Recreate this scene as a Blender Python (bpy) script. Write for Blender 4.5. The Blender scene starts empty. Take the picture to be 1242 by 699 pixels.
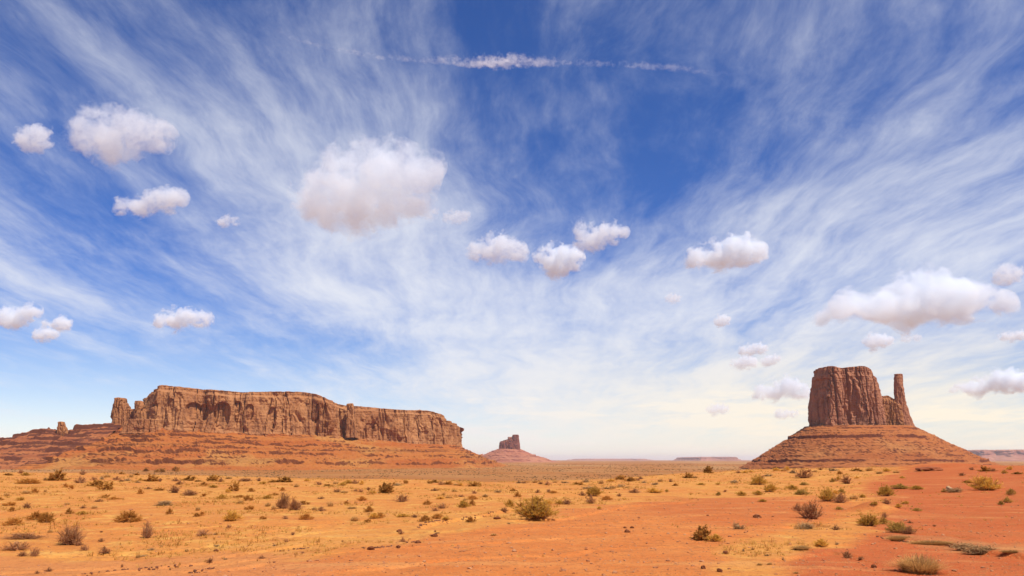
import bpy, math, random
import numpy as np

R = math.radians
scene = bpy.context.scene
col = scene.collection
random.seed(7)

# ------------------------------------------------------------------ camera
FPX, W0, H0 = 975.0, 1242.0, 699.0            # focal length and frame of the photograph, in its pixels
EYE, TILT = 1.8, math.atan(208.5 / 975.0)
cam = bpy.data.cameras.new('camera'); camo = bpy.data.objects.new('camera', cam); col.objects.link(camo)
cam.sensor_width = 36.0; cam.lens = 36.0 * FPX / W0
cam.clip_start = 0.1; cam.clip_end = 400000
camo.location = (0, 0, EYE); camo.rotation_euler = (math.pi / 2 + TILT, 0, 0)
scene.camera = camo

# ------------------------------------------------------------------ light and exposure
SUN_EL, SUN_AZ = 58.0, 133.0                   # azimuth clockwise from the view direction (+Y): high, behind the right shoulder
sun = bpy.data.lights.new('sun', 'SUN'); suno = bpy.data.objects.new('sun', sun); col.objects.link(suno)
sun.energy = 4.6; sun.angle = R(0.53); sun.color = (1.0, 0.95, 0.88)
suno.rotation_euler = (R(90 - SUN_EL), 0, R(180 - SUN_AZ))
scene.view_settings.view_transform = 'Standard'; scene.view_settings.look = 'None'
scene.view_settings.exposure = 0.35; scene.view_settings.gamma = 1.0
scene.view_settings.use_curve_mapping = False
cy = scene.cycles
cy.use_denoising = True
cy.max_bounces = 16; cy.diffuse_bounces = 3; cy.glossy_bounces = 1; cy.transmission_bounces = 4
cy.volume_bounces = 16; cy.transparent_max_bounces = 24
cy.caustics_reflective = False; cy.caustics_refractive = False

# ------------------------------------------------------------------ node expressions
class X:
    """a socket with arithmetic"""
    def __init__(s, nt, sock): s.nt, s.s = nt, sock
    def _m(s, op, *a, clamp=False):
        n = s.nt.nodes.new('ShaderNodeMath'); n.operation = op; n.use_clamp = clamp
        for i, v in enumerate((s,) + a):
            if isinstance(v, X): s.nt.links.new(v.s, n.inputs[i])
            else: n.inputs[i].default_value = float(v)
        return X(s.nt, n.outputs[0])
    def __add__(s, o): return s._m('ADD', o)
    def __radd__(s, o): return s._m('ADD', o)
    def __sub__(s, o): return s._m('SUBTRACT', o)
    def __rsub__(s, o): return s._m('MULTIPLY', -1)._m('ADD', o)
    def __mul__(s, o): return s._m('MULTIPLY', o)
    def __rmul__(s, o): return s._m('MULTIPLY', o)
    def __truediv__(s, o): return s._m('DIVIDE', o)
    def __pow__(s, o): return s._m('POWER', o)
    def clamp(s): return s._m('ADD', 0, clamp=True)
    def exp(s): return s._m('EXPONENT')
    def step(s, a, b):
        n = s.nt.nodes.new('ShaderNodeMapRange'); n.interpolation_type = 'SMOOTHSTEP'
        s.nt.links.new(s.s, n.inputs['Value']); n.inputs['From Min'].default_value = a; n.inputs['From Max'].default_value = b
        return X(s.nt, n.outputs['Result'])

class NT:
    def __init__(s, tree): s.t = tree; tree.nodes.clear()
    def node(s, kind, **kw):
        n = s.t.nodes.new(kind)
        for k, v in kw.items(): setattr(n, k, v)
        return n
    def link(s, a, b): s.t.links.new(a.s if isinstance(a, X) else a, b)
    def x(s, sock): return X(s.t, sock)
    def comb(s, a, b, c=0.0):
        n = s.node('ShaderNodeCombineXYZ')
        for i, v in enumerate((a, b, c)):
            if isinstance(v, X): s.link(v, n.inputs[i])
            else: n.inputs[i].default_value = v
        return n.outputs[0]
    def noise(s, vec, scale=1.0, detail=6.0, rough=0.55, dist=0.0, lac=2.0):
        n = s.node('ShaderNodeTexNoise')
        if vec is not None: s.link(vec, n.inputs['Vector'])
        n.inputs['Scale'].default_value = scale; n.inputs['Detail'].default_value = detail
        n.inputs['Roughness'].default_value = rough; n.inputs['Distortion'].default_value = dist
        n.inputs['Lacunarity'].default_value = lac
        return X(s.t, n.outputs['Fac'])
    def mix(s, f, a, b, mode='MIX'):
        n = s.node('ShaderNodeMix', data_type='RGBA', blend_type=mode)
        for sock, v in ((n.inputs['Factor'], f), (n.inputs[6], a), (n.inputs[7], b)):
            if isinstance(v, (X,)) or hasattr(v, 'is_linked'): s.link(v, sock)
            elif isinstance(v, tuple): sock.default_value = (*v, 1.0)
            else: sock.default_value = v
        return n.outputs[2]
    def sep(s, vec):
        n = s.node('ShaderNodeSeparateXYZ'); s.link(vec, n.inputs[0])
        return [X(s.t, o) for o in n.outputs]
    def scaled(s, vec, sc, loc=(0, 0, 0), rot=(0, 0, 0)):
        n = s.node('ShaderNodeMapping'); s.link(vec, n.inputs['Vector'])
        n.inputs['Scale'].default_value = sc; n.inputs['Location'].default_value = loc; n.inputs['Rotation'].default_value = rot
        return n.outputs[0]

# ------------------------------------------------------------------ sky: Nishita with streaks of high ice cloud
world = bpy.data.worlds.new('World'); scene.world = world; world.use_nodes = True
w = NT(world.node_tree)
sky = w.node('ShaderNodeTexSky', sky_type='NISHITA', sun_disc=False)
sky.sun_elevation = R(SUN_EL); sky.sun_rotation = R(SUN_AZ)
sky.altitude = 1600; sky.air_density = 1.0; sky.dust_density = 0.6; sky.ozone_density = 2.5
gen = w.node('ShaderNodeTexCoord').outputs['Generated']
dx, dy, dz = w.sep(gen)
az = dx._m('ARCTAN2', dy) * 57.2958            # degrees to the right of +Y
el = dz._m('ARCSINE') * 57.2958
SKY_STRENGTH = 0.105
def lobes(items):
    tot = None
    for (a0, e0, sa, se, rot, amp) in items:
        c, s_ = math.cos(R(rot)), math.sin(R(rot))
        u = ((az - a0) * c + (el - e0) * s_) / sa
        v = ((el - e0) * c - (az - a0) * s_) / se
        g = (u * u + v * v)._m('MULTIPLY', -1).exp() * amp
        tot = g if tot is None else tot + g
    return tot
zz = dz._m('MAXIMUM', 0.0) + 0.10
px_, py_ = dx / zz, dy / zz
plane = w.comb(px_, py_, 0.0)
warp = w.noise(plane, 0.9, 3, 0.5)
warp2 = w.noise(w.scaled(plane, (1, 1, 1), (7, 3, 2)), 0.9, 3, 0.5)
pw = w.comb(px_ + (warp - 0.5) * 0.55, py_ + (warp2 - 0.5) * 0.55, 0.0)
left_ = w.scaled(pw, (2.7, 0.55, 1), rot=(0, 0, R(34)))
right_ = w.scaled(pw, (2.7, 0.60, 1), (4.0, 2.0, 0), rot=(0, 0, R(-26)))
sA = w.noise(left_, 1.0, 11, 0.60, 0.12)
sB = w.noise(right_, 1.0, 11, 0.60, 0.12)
side = (az + (warp - 0.5) * 26).step(-10, 10)
streak = sA * (1.0 - side) + sB * side
fine = w.noise(w.scaled(pw, (8, 2.8, 1), (1, 5, 0), rot=(0, 0, R(8))), 1.0, 8, 0.7, 0.15)
soft = w.noise(w.scaled(plane, (0.9, 0.6, 1), (3.3, 1.2, 0)), 1.0, 4, 0.5)
COVER = [
    (-19, 25, 17, 5, -32, 0.12), (-9, 17, 14, 4.5, -38, 0.24), (0, 9, 20, 4.6, -8, 0.36), (-14, 11.5, 13, 1.5, -24, 0.28),
    (28, 18, 9, 7, 20, 0.30), (20, 12, 10, 4, 15, 0.14), (24, 5, 18, 5, 0, 0.26), (9, 20, 5, 9, -10, 0.10), (-30, 24, 6, 6, -30, 0.10),
    (-31, 10.5, 7, 0.8, -14, 0.22), (6, 2.5, 26, 3.6, 0, 0.34), (-24, 15, 6, 3, -30, 0.06),
    (-29, 15, 8, 3.8, -28, -0.32), (1, 28, 13, 6, -20, -0.18), (-2, 19, 4, 4.5, 20, -0.08), (14, 28, 11, 9, 35, -0.20), (-26, 3.5, 13, 3.5, 0, -0.40), (18, 22, 4.5, 5, 25, -0.10),
    (-14, 7.2, 6, 1.4, -10, -0.14), (-3.5, 3.8, 5, 1.2, 0, -0.16),
]
pf = w.comb(px_ + (warp - 0.5) * 0.22, py_ + (warp2 - 0.5) * 0.22, 0.0)
fibA = w.noise(w.scaled(pf, (12, 2.0, 1), (2, 7, 0), rot=(0, 0, R(34))), 1.0, 8, 0.68, 0.1)
fibB = w.noise(w.scaled(pf, (12, 2.2, 1), (6, 1, 0), rot=(0, 0, R(-26))), 1.0, 8, 0.68, 0.1)
fib = fibA * (1.0 - side) + fibB * side
patch = w.noise(w.scaled(plane, (1.7, 1.1, 1), (8.3, 4.2, 0)), 1.0, 5, 0.6)
cover = lobes(COVER)
dens = (streak - 0.5) * 1.5 + (fine - 0.5) * 0.75 + (fib - 0.5) * 0.42 + (soft - 0.5) * 0.5 + (patch - 0.5) * 0.9 + cover + 0.25 - el.step(15, 31) * 0.17
cir = dens.step(-0.2, 1.12)
low = (8.0 - el).step(0.0, 8.0)
# thin flat cloud bars just over the horizon
bars = w.noise(w.comb(az * 0.10, el * 0.9, 0.0), 1.0, 5, 0.6, 0.3).step(0.46, 0.68) * el.step(0.2, 0.9) * (5.5 - el).step(0.0, 3.0) * az.step(-12, 0) * 0.55
warmth = ((az + 14).step(-8, 40) * (11.0 - el).step(0.0, 9.0)).clamp()
ccol = w.mix(warmth, (0.78, 0.80, 0.86), (0.95, 0.86, 0.70))
tint = w.mix((14.0 - el).step(0.0, 14.0), (0.32, 0.535, 0.96), (1.06, 0.96, 0.97))
skyc = w.node('ShaderNodeVectorMath', operation='SCALE'); w.link(sky.outputs[0], skyc.inputs[0]); skyc.inputs['Scale'].default_value = SKY_STRENGTH
base = w.mix(1.0, skyc.outputs[0], tint, 'MULTIPLY')
cs = w.node('ShaderNodeVectorMath', operation='SCALE'); w.link(ccol, cs.inputs[0]); cs.inputs['Scale'].default_value = 0.86
greyb = w.noise(w.comb(az * 0.07 + 9.0, el * 0.75 + 3.0, 0.0), 1.0, 6, 0.62, 0.3).step(0.52, 0.66) * el.step(1.0, 3.0) * (13.0 - el).step(0.0, 6.0) * az.step(2, 14) * 0.42
base = w.mix(greyb, base, (0.50, 0.53, 0.60))
full = w.mix((cir * (1.0 - greyb * 0.7) * 0.9 + bars * 1.3).clamp(), base, cs.outputs[0])
inv = w.node('ShaderNodeVectorMath', operation='SCALE'); w.link(full, inv.inputs[0]); inv.inputs['Scale'].default_value = 1.0 / SKY_STRENGTH
bg = w.node('ShaderNodeBackground'); w.link(inv.outputs[0], bg.inputs['Color']); bg.inputs['Strength'].default_value = SKY_STRENGTH
w.link(bg.outputs[0], w.node('ShaderNodeOutputWorld').inputs['Surface'])
world.cycles.sampling_method = 'MANUAL'; world.cycles.sample_map_resolution = 512

# ------------------------------------------------------------------ numeric noise
_rng = np.random.default_rng(11)
_perm = np.concatenate([_p := _rng.permutation(256), _p]).astype(np.int64)
_g3 = _rng.normal(size=(256, 3)); _g3 /= np.linalg.norm(_g3, axis=1)[:, None]
def noise(x, y, z=0.0):
    x, y, z = np.broadcast_arrays(np.asarray(x, float), np.asarray(y, float), np.asarray(z, float))
    xi, yi, zi = np.floor(x).astype(np.int64), np.floor(y).astype(np.int64), np.floor(z).astype(np.int64)
    xf, yf, zf = x - xi, y - yi, z - zi
    f = lambda t: t * t * t * (t * (t * 6 - 15) + 10)
    u, v, q = f(xf), f(yf), f(zf)
    out = 0
    for a in (0, 1):
        for b in (0, 1):
            for c in (0, 1):
                h = _perm[_perm[_perm[(xi + a) & 255] + ((yi + b) & 255)] + ((zi + c) & 255)]
                g = _g3[h]
                d = g[..., 0] * (xf - a) + g[..., 1] * (yf - b) + g[..., 2] * (zf - c)
                out = out + d * (u if a else 1 - u) * (v if b else 1 - v) * (q if c else 1 - q)
    return out * 1.5
def fbm(x, y, z=0.0, o=4, gain=0.5):
    s, a = 0, 1.0
    for k in range(o):
        s = s + a * noise(np.asarray(x) * 2**k + 13.7 * k, np.asarray(y) * 2**k + 5.1 * k, np.asarray(z) * 2**k + 9.3 * k); a *= gain
    return s
def sstep(a, b, t):
    t = np.clip((np.asarray(t, float) - a) / (b - a), 0, 1); return t * t * (3 - 2 * t)

# ------------------------------------------------------------------ photograph pixel -> place
CT, ST = math.cos(TILT), math.sin(TILT)
def ray(px, py):
    cx, cyy = px - W0 / 2, -(py - H0 / 2)
    return np.array([cx, -cyy * -0 + FPX * CT - cyy * ST, FPX * ST + cyy * CT])
def at(px, py, Y):
    d = ray(px, py); k = Y / d[1]
    return np.array([d[0] * k, Y, EYE + d[2] * k])

# ------------------------------------------------------------------ terrain height
PLAIN = -18.0
_cx = np.array([-600, 0, 150, 300, 450, 600, 740, 860, 900, 1000, 1100, 1242, 1900.])
_cr = np.array([150, 135, 117, 88, 73, 65, 76, 117, 124, 130, 122, 114, 110.])
_cz = np.array([0, 0, 0, 0, 0, 0, 0, 0.05, .4, .6, .8, 1.1, 1.5])
STEPS = []       # small erosion banks: (polyline in world xy, drop on the near side, width)
MOUNDS = []
def ground_z(x, y):
    x = np.asarray(x, float); y = np.asarray(y, float)
    r = np.hypot(x, y)
    px = np.where(y > 1e-3, W0 / 2 + FPX * x / np.maximum(y, 1e-3) * 0.985, np.where(x > 0, 1900, -600))
    rc = np.interp(px, _cx, _cr); zc = np.interp(px, _cx, _cz)
    z = zc * sstep(0.30, 1.0, r / rc)
    und = fbm(x / 17, y / 17, 0.3, 3) * 0.16 + fbm(x / 4.2, y / 4.2, 4.3, 3) * 0.045
    z = z + und * sstep(4, 16, r)
    z = z + fbm(x / 1.1, y / 1.1, 8.1, 3) * 0.016 * (1 - sstep(40, 80, r))
    wash = np.abs(noise(x / 7.0 + 0.35 * noise(x / 3, y / 3, 1.0), y / 2.6 - x / 9.0, 12.0))           # shallow wash lines
    z = z - 0.05 * (1 - sstep(0.0, 0.10, wash)) * sstep(0.0, 0.3, fbm(x / 14, y / 14, 21.0, 2)) * (1 - sstep(50, 90, r))
    for (mx, my, rad, hh) in MOUNDS:
        z = z + hh * np.exp(-((x - mx)**2 + (y - my)**2) / rad**2)
    for (pl, drop, wid) in STEPS:
        best = np.full(x.shape, 1e9); sd = np.zeros(x.shape); along = np.zeros(x.shape); L = len(pl) - 1
        for i in range(L):
            a, b = pl[i], pl[i + 1]; ab = b - a; l2 = ab @ ab
            t = np.clip(((x - a[0]) * ab[0] + (y - a[1]) * ab[1]) / l2, 0, 1)
            qx, qy = x - a[0] - t * ab[0], y - a[1] - t * ab[1]; d = np.hypot(qx, qy)
            side_ = np.sign(ab[0] * qy - ab[1] * qx); m = d < best
            best = np.where(m, d, best); sd = np.where(m, d * side_, sd); along = np.where(m, (i + t) / L, along)
        sdn = sd + fbm(x / 0.5, y / 0.5, 2.2, 2) * wid * 1.2
        fade = sstep(0, 0.12, along) * (1 - sstep(0.88, 1, along))
        z = z - drop * (1 - sstep(-wid, wid * 0.2, sdn)) * np.exp(-np.maximum(-sdn, 0) / (wid * 14)) * fade
    k = sstep(0, 1, (r - rc) / 240.0)
    far = PLAIN + fbm(x / 700, y / 700, 1.7, 3) * 3.0 * sstep(350, 1500, r) * (1 - 0.7 * sstep(5000, 15000, r))
    return z * (1 - k) + far * k
def on_ground(px, py):
    d = ray(px, py); hit = None
    tt = np.geomspace(6, 4000, 2500)
    P = d[None] * (tt / d[1])[:, None]; zz_ = EYE + P[:, 2]
    g = ground_z(P[:, 0], P[:, 1])
    i = int(np.argmax(zz_ <= g)) if (zz_ <= g).any() else len(tt) - 1
    return np.array([P[i, 0], P[i, 1], g[i]])
def flat(px, py):
    d = ray(px, py); k = -EYE / d[2]; return np.array([d[0] * k, d[1] * k])
for pts, drop, wid in [
    ([(505, 646), (516, 639), (540, 633), (575, 627), (615, 619), (650, 615)], 0.09, 0.10),
    ([(250, 672), (330, 664), (390, 656)], 0.05, 0.08),
    ([(60, 697), (150, 688), (215, 680), (290, 676)], 0.05, 0.07),
    ([(1052, 648), (1100, 657), (1150, 660), (1190, 672), (1242, 678), (1300, 688)], 0.09, 0.12),
    ([(930, 641), (985, 635), (1015, 640)], 0.12, 0.08),
    ([(600, 634), (680, 630), (760, 612), (850, 604)], 0.07, 0.15),
    ([(930, 690), (960, 679), (1010, 672), (1060, 676)], 0.05, 0.10),
    ([(200, 695), (262, 692), (330, 684)], 0.05, 0.06),
]:
    STEPS.append((np.array([flat(*p) for p in pts])[::1], drop, wid))
for (mx, my, rad, hh) in [(1062, 619, 0.8, 0.34), (1135, 577, 5.0, 0.55), (1185, 572, 6.0, 0.4)]:
    q = flat(mx, my); MOUNDS.append((q[0], q[1], rad, hh))

# ------------------------------------------------------------------ mesh helpers
def mesh_np(name, V, F, mat=None, smooth=False, parent=None, mats=None, midx=None):
    V = np.asarray(V, np.float32); F = np.asarray(F, np.int32)
    me = bpy.data.meshes.new(name); n, k = F.shape
    me.vertices.add(len(V)); me.vertices.foreach_set('co', V.ravel())
    me.loops.add(n * k); me.loops.foreach_set('vertex_index', F.ravel())
    me.polygons.add(n)
    me.polygons.foreach_set('loop_start', np.arange(0, n * k, k, dtype=np.int32))
    me.polygons.foreach_set('loop_total', np.full(n, k, np.int32))
    me.polygons.foreach_set('use_smooth', np.full(n, bool(smooth)))
    for m in (mats or [mat]):
        if m: me.materials.append(m)
    if midx is not None: me.polygons.foreach_set('material_index', np.asarray(midx, np.int32))
    me.update(calc_edges=True)
    o = bpy.data.objects.new(name, me); col.objects.link(o)
    if parent: o.parent = parent
    return o
def tag(o, label=None, cat=None, group=None, kind=None):
    for k, v in (('label', label), ('category', cat), ('group', group), ('kind', kind)):
        if v: o[k] = v
    return o
def empty(name, loc=(0, 0, 0)):
    o = bpy.data.objects.new(name, None); o.location = loc; o.empty_display_size = 0.2; col.objects.link(o); return o
def grid_faces(nu, nv, wrap):
    i = np.arange(nv - 1)[:, None]; j = np.arange(nu if wrap else nu - 1)[None]
    a = i * nu + j; b = i * nu + (j + 1) % nu
    return np.stack([a, b, b + nu, a + nu], -1).reshape(-1, 4)

# ------------------------------------------------------------------ materials
def principled(name):
    m = bpy.data.materials.new(name); m.use_nodes = True; t = NT(m.node_tree)
    p = t.node('ShaderNodeBsdfPrincipled'); p.inputs['Roughness'].default_value = 0.9
    p.inputs['Specular IOR Level'].default_value = 0.15
    out = t.node('ShaderNodeOutputMaterial'); t.link(p.outputs[0], out.inputs['Surface'])
    return m, t, p
def bump(t, p, h, strength, dist):
    b = t.node('ShaderNodeBump'); b.inputs['Strength'].default_value = strength; b.inputs['Distance'].default_value = dist
    t.link(h, b.inputs['Height']); t.link(b.outputs[0], p.inputs['Normal'])
def pos(t): return t.node('ShaderNodeNewGeometry').outputs['Position']

def cliff_mat(name, a, b, dark, k=1.0):
    m, t, p = principled(name); P = pos(t)
    n1 = t.noise(t.scaled(P, (0.012 * k, 0.012 * k, 0.006 * k)), 1, 5, 0.6)
    n2 = t.noise(t.scaled(P, (0.09 * k, 0.09 * k, 0.010 * k)), 1, 5, 0.65, 0.3)      # varnish running down the face
    n3 = t.noise(t.scaled(P, (0.015 * k, 0.015 * k, 0.16 * k)), 1, 4, 0.6)           # bedding
    n4 = t.noise(t.scaled(P, (0.3 * k,) * 3), 1, 4, 0.7)
    c = t.mix(n1.step(0.36, 0.62), a, b)
    c = t.mix(n2.step(0.50, 0.66) * 0.8, c, dark)
    c = t.mix(n3.step(0.54, 0.66) * 0.35, c, tuple(0.62 * v for v in a))
    c = t.mix(n4.step(0.35, 0.7) * 0.35, c, tuple(min(1, 1.25 * v) for v in b))
    t.link(c, p.inputs['Base Color'])
    bump(t, p, n4 * 0.6 + n2 * 0.8, 0.5, 3.0 / k)
    return m
def talus_mat(name, a, b, ledge, pale, k=1.0):
    m, t, p = principled(name); P = pos(t); x, y, z = t.sep(P)
    rub = t.noise(t.scaled(P, (0.09 * k, 0.09 * k, 0.09 * k)), 1, 6, 0.8)
    wv = t.noise(t.scaled(P, (0.008 * k, 0.008 * k, 0.02 * k)), 1, 4, 0.55)
    band = t.noise(t.comb(x * (0.0015 * k), y * (0.0015 * k), z * (0.085 * k) + wv * 1.4), 1, 4, 0.6)
    fan = t.noise(t.scaled(P, (0.007 * k, 0.007 * k, 0.004 * k), (3, 1, 0)), 1, 4, 0.6)
    spk = t.noise(t.scaled(P, (0.28 * k,) * 3), 1, 5, 0.75)
    c = t.mix(band.step(0.40, 0.58), a, b)
    c = t.mix(band.step(0.60, 0.66) * 0.7, c, ledge)
    c = t.mix(fan.step(0.50, 0.66) * 0.75, c, pale)
    c = t.mix(spk.step(0.58, 0.72) * 0.55, c, tuple(min(1, 1.35 * v) for v in pale))
    c = t.mix((1.0 - spk).step(0.58, 0.72) * 0.5, c, tuple(0.5 * v for v in a))
    c = t.mix((1.0 - rub).step(0.55, 0.68) * 0.45, c, tuple(0.55 * v for v in a)); c = t.mix(rub.step(0.55, 0.68) * 0.5, c, pale)
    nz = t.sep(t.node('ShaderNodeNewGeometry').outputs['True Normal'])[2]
    c = t.mix((1.0 - nz).step(0.32, 0.52) * 0.92, c, ledge)          # steep faces take the darker ledge colour
    t.link(c, p.inputs['Base Color'])
    bump(t, p, spk, 0.6, 2.5 / k)
    return m
M = {}
M['cliff'] = cliff_mat('red_sandstone', (0.300, 0.116, 0.042), (0.381, 0.169, 0.064), (0.121, 0.045, 0.022))
M['cliff_dark'] = cliff_mat('varnished_sandstone', (0.315, 0.126, 0.064), (0.388, 0.166, 0.084), (0.137, 0.053, 0.031))
M['talus'] = talus_mat('scree', (0.330, 0.087, 0.018), (0.370, 0.119, 0.025), (0.131, 0.036, 0.012), (0.401, 0.180, 0.045))
M['spur'] = talus_mat('shaded_spur_beds', (0.245, 0.072, 0.026), (0.33, 0.11, 0.036), (0.10, 0.030, 0.017), (0.36, 0.16, 0.06))  # darker copy of the scree: the spur's shade is put into its colour
M['talus2'] = talus_mat('scree_slope', (0.305, 0.087, 0.022), (0.351, 0.114, 0.030), (0.120, 0.031, 0.014), (0.388, 0.158, 0.047))
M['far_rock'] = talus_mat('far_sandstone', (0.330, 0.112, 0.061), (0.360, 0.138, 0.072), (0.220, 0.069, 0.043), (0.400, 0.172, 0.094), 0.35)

# ------------------------------------------------------------------ rock builders
def chaikin(P, k=2):
    for _ in range(k):
        Q = np.roll(P, -1, 0); P = np.stack([0.75 * P + 0.25 * Q, 0.25 * P + 0.75 * Q], 1).reshape(-1, P.shape[1])
    return P
def rings_uniform(rings, ds, sm=2):
    """closed control rings with the same number of points -> evenly spaced rings"""
    rs = [chaikin(np.asarray(r, float), sm) for r in rings]
    b = rs[0][:, :2]; L = np.concatenate([[0], np.cumsum(np.linalg.norm(np.roll(b, -1, 0) - b, axis=1))])
    n = max(24, int(L[-1] / ds)); s = np.linspace(0, L[-1], n, endpoint=False)
    return [np.stack([np.interp(s, L, np.append(r[:, i], r[0, i])) for i in range(r.shape[1])], 1) for r in rs]
def outward(P):
    T = np.roll(P[:, :2], -3, 0) - np.roll(P[:, :2], 3, 0); N_ = np.stack([T[:, 1], -T[:, 0]], 1)
    N_ /= np.maximum(np.linalg.norm(N_, axis=1)[:, None], 1e-6)
    A = P[:, :2]; area = np.sum(A[:, 0] * np.roll(A[:, 1], -1) - np.roll(A[:, 0], -1) * A[:, 1])
    return N_ if area > 0 else -N_
def cliff(name, rings, tv, mat, parent, ds=2.0, levels=80, sc=1.0, spine=None, alcoves=(), seed=0.0, batter=0.0, dome=4.0, flute=1.0, capback=7.0, foot=5.0, bed=0.7):
    """loft of control rings, fluted, bedded and cracked; capped on top"""
    rs = rings_uniform(rings, ds); n = len(rs[0]); nrm = outward(rs[0])
    t = np.linspace(0, 1, levels); S = np.stack(rs)                      # ring, point, xyz
    idx = np.interp(t, tv, np.arange(len(tv))); i0 = np.minimum(idx.astype(int), len(tv) - 2); f = (idx - i0)[:, None, None]
    P = S[i0] * (1 - f) + S[i0 + 1] * f
    x, y, z = P[..., 0], P[..., 1], P[..., 2]
    tt = t[:, None]
    wx = fbm(x / (60 * sc), y / (60 * sc), z / (70 * sc) + seed, 2) * 14 * sc
    bil = lambda lam, zst, k: np.abs(noise((x + wx) / lam + k + seed, (y - wx) / lam + k, z / (lam * zst) + k))
    d = 36 * sc * (np.minimum(bil(85 * sc, 9, 1.1), 0.5) - 0.25) + 17 * sc * (np.minimum(bil(30 * sc, 9, 5.3), 0.45) - 0.2) + 6.5 * sc * (bil(11 * sc, 8, 9.7) - 0.2)
    d = d * flute
    crack = np.abs(noise((x + wx * .4) / (24 * sc) + 31 + seed, (y + wx * .4) / (24 * sc), z / (260 * sc)))
    d = d - 9 * sc * flute * (1 - sstep(0.0, 0.07, crack))
    d = d + fbm(x / (7 * sc), y / (7 * sc), z / (9 * sc) + seed, 3) * 1.6 * sc
    d = d + fbm(x / (90 * sc), y / (90 * sc), z / (5.5 * sc) + seed, 3) * bed * sc * (1 + 1.6 * sstep(0.8, 0.95, tt) + 1.2 * (1 - sstep(0.03, 0.2, tt)))       # bedding ledges
    blk = noise(x / (20 * sc) + seed, y / (20 * sc), z / (30 * sc)); d = d + 3.0 * sc * np.round(blk * 2.2) / 2.2
    d = d + foot * sc * (1 - sstep(0.02, 0.13, tt + 0.04 * noise(x / (22 * sc), y / (22 * sc), seed))) * 0.7          # thick footing beds
    d = d - capback * sc * sstep(0.86, 0.93, tt + 0.05 * noise(x / (40 * sc), y / (40 * sc), 3 + seed))           # cap beds step back
    d = d - batter * tt
    for (ax, az_, aw, ah, ad) in alcoves:                                # overhung hollows: position along x, height
        u = (x - ax) / aw; v = (z - az_) / ah
        arch = (np.abs(u)**2.2 + np.where(v > 0, np.abs(v)**2.2, (np.abs(v) * 0.55)**2.2))
        m = (1 - sstep(0.75, 1.0, arch)) * (nrm[None, :, 1] < 0.1)
        d = d - ad * m
    P = P.copy(); P[..., :2] += d[..., None] * nrm[None]
    # cap
    top = P[-1]; caps = []
    if spine is None: a = b = np.array([top[:, 0].mean(), top[:, 1].mean()])
    else: a, b = (np.array(q, float) for q in spine)
    ab = b - a; l2 = max(ab @ ab, 1e-6)
    tq = np.clip(((top[:, :2] - a) @ ab) / l2, 0, 1); proj = a + tq[:, None] * ab
    for u in (0.04, 0.09, 0.16, 0.26, 0.4, 0.6, 0.8, 1.0):
        q = top.copy(); q[:, :2] = top[:, :2] * (1 - u) + proj * u
        q[:, 2] += dome * sc * math.sqrt(min(1, u * 2.2)) + fbm(q[:, 0] / (18 * sc), q[:, 1] / (18 * sc), seed, 3) * 2.2 * sc * min(1, u * 8)
        caps.append(q)
    V = np.concatenate([P.reshape(-1, 3)] + caps); F = grid_faces(n, levels + len(caps), True)
    return mesh_np(name, V, F, mat, False, parent)
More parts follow.
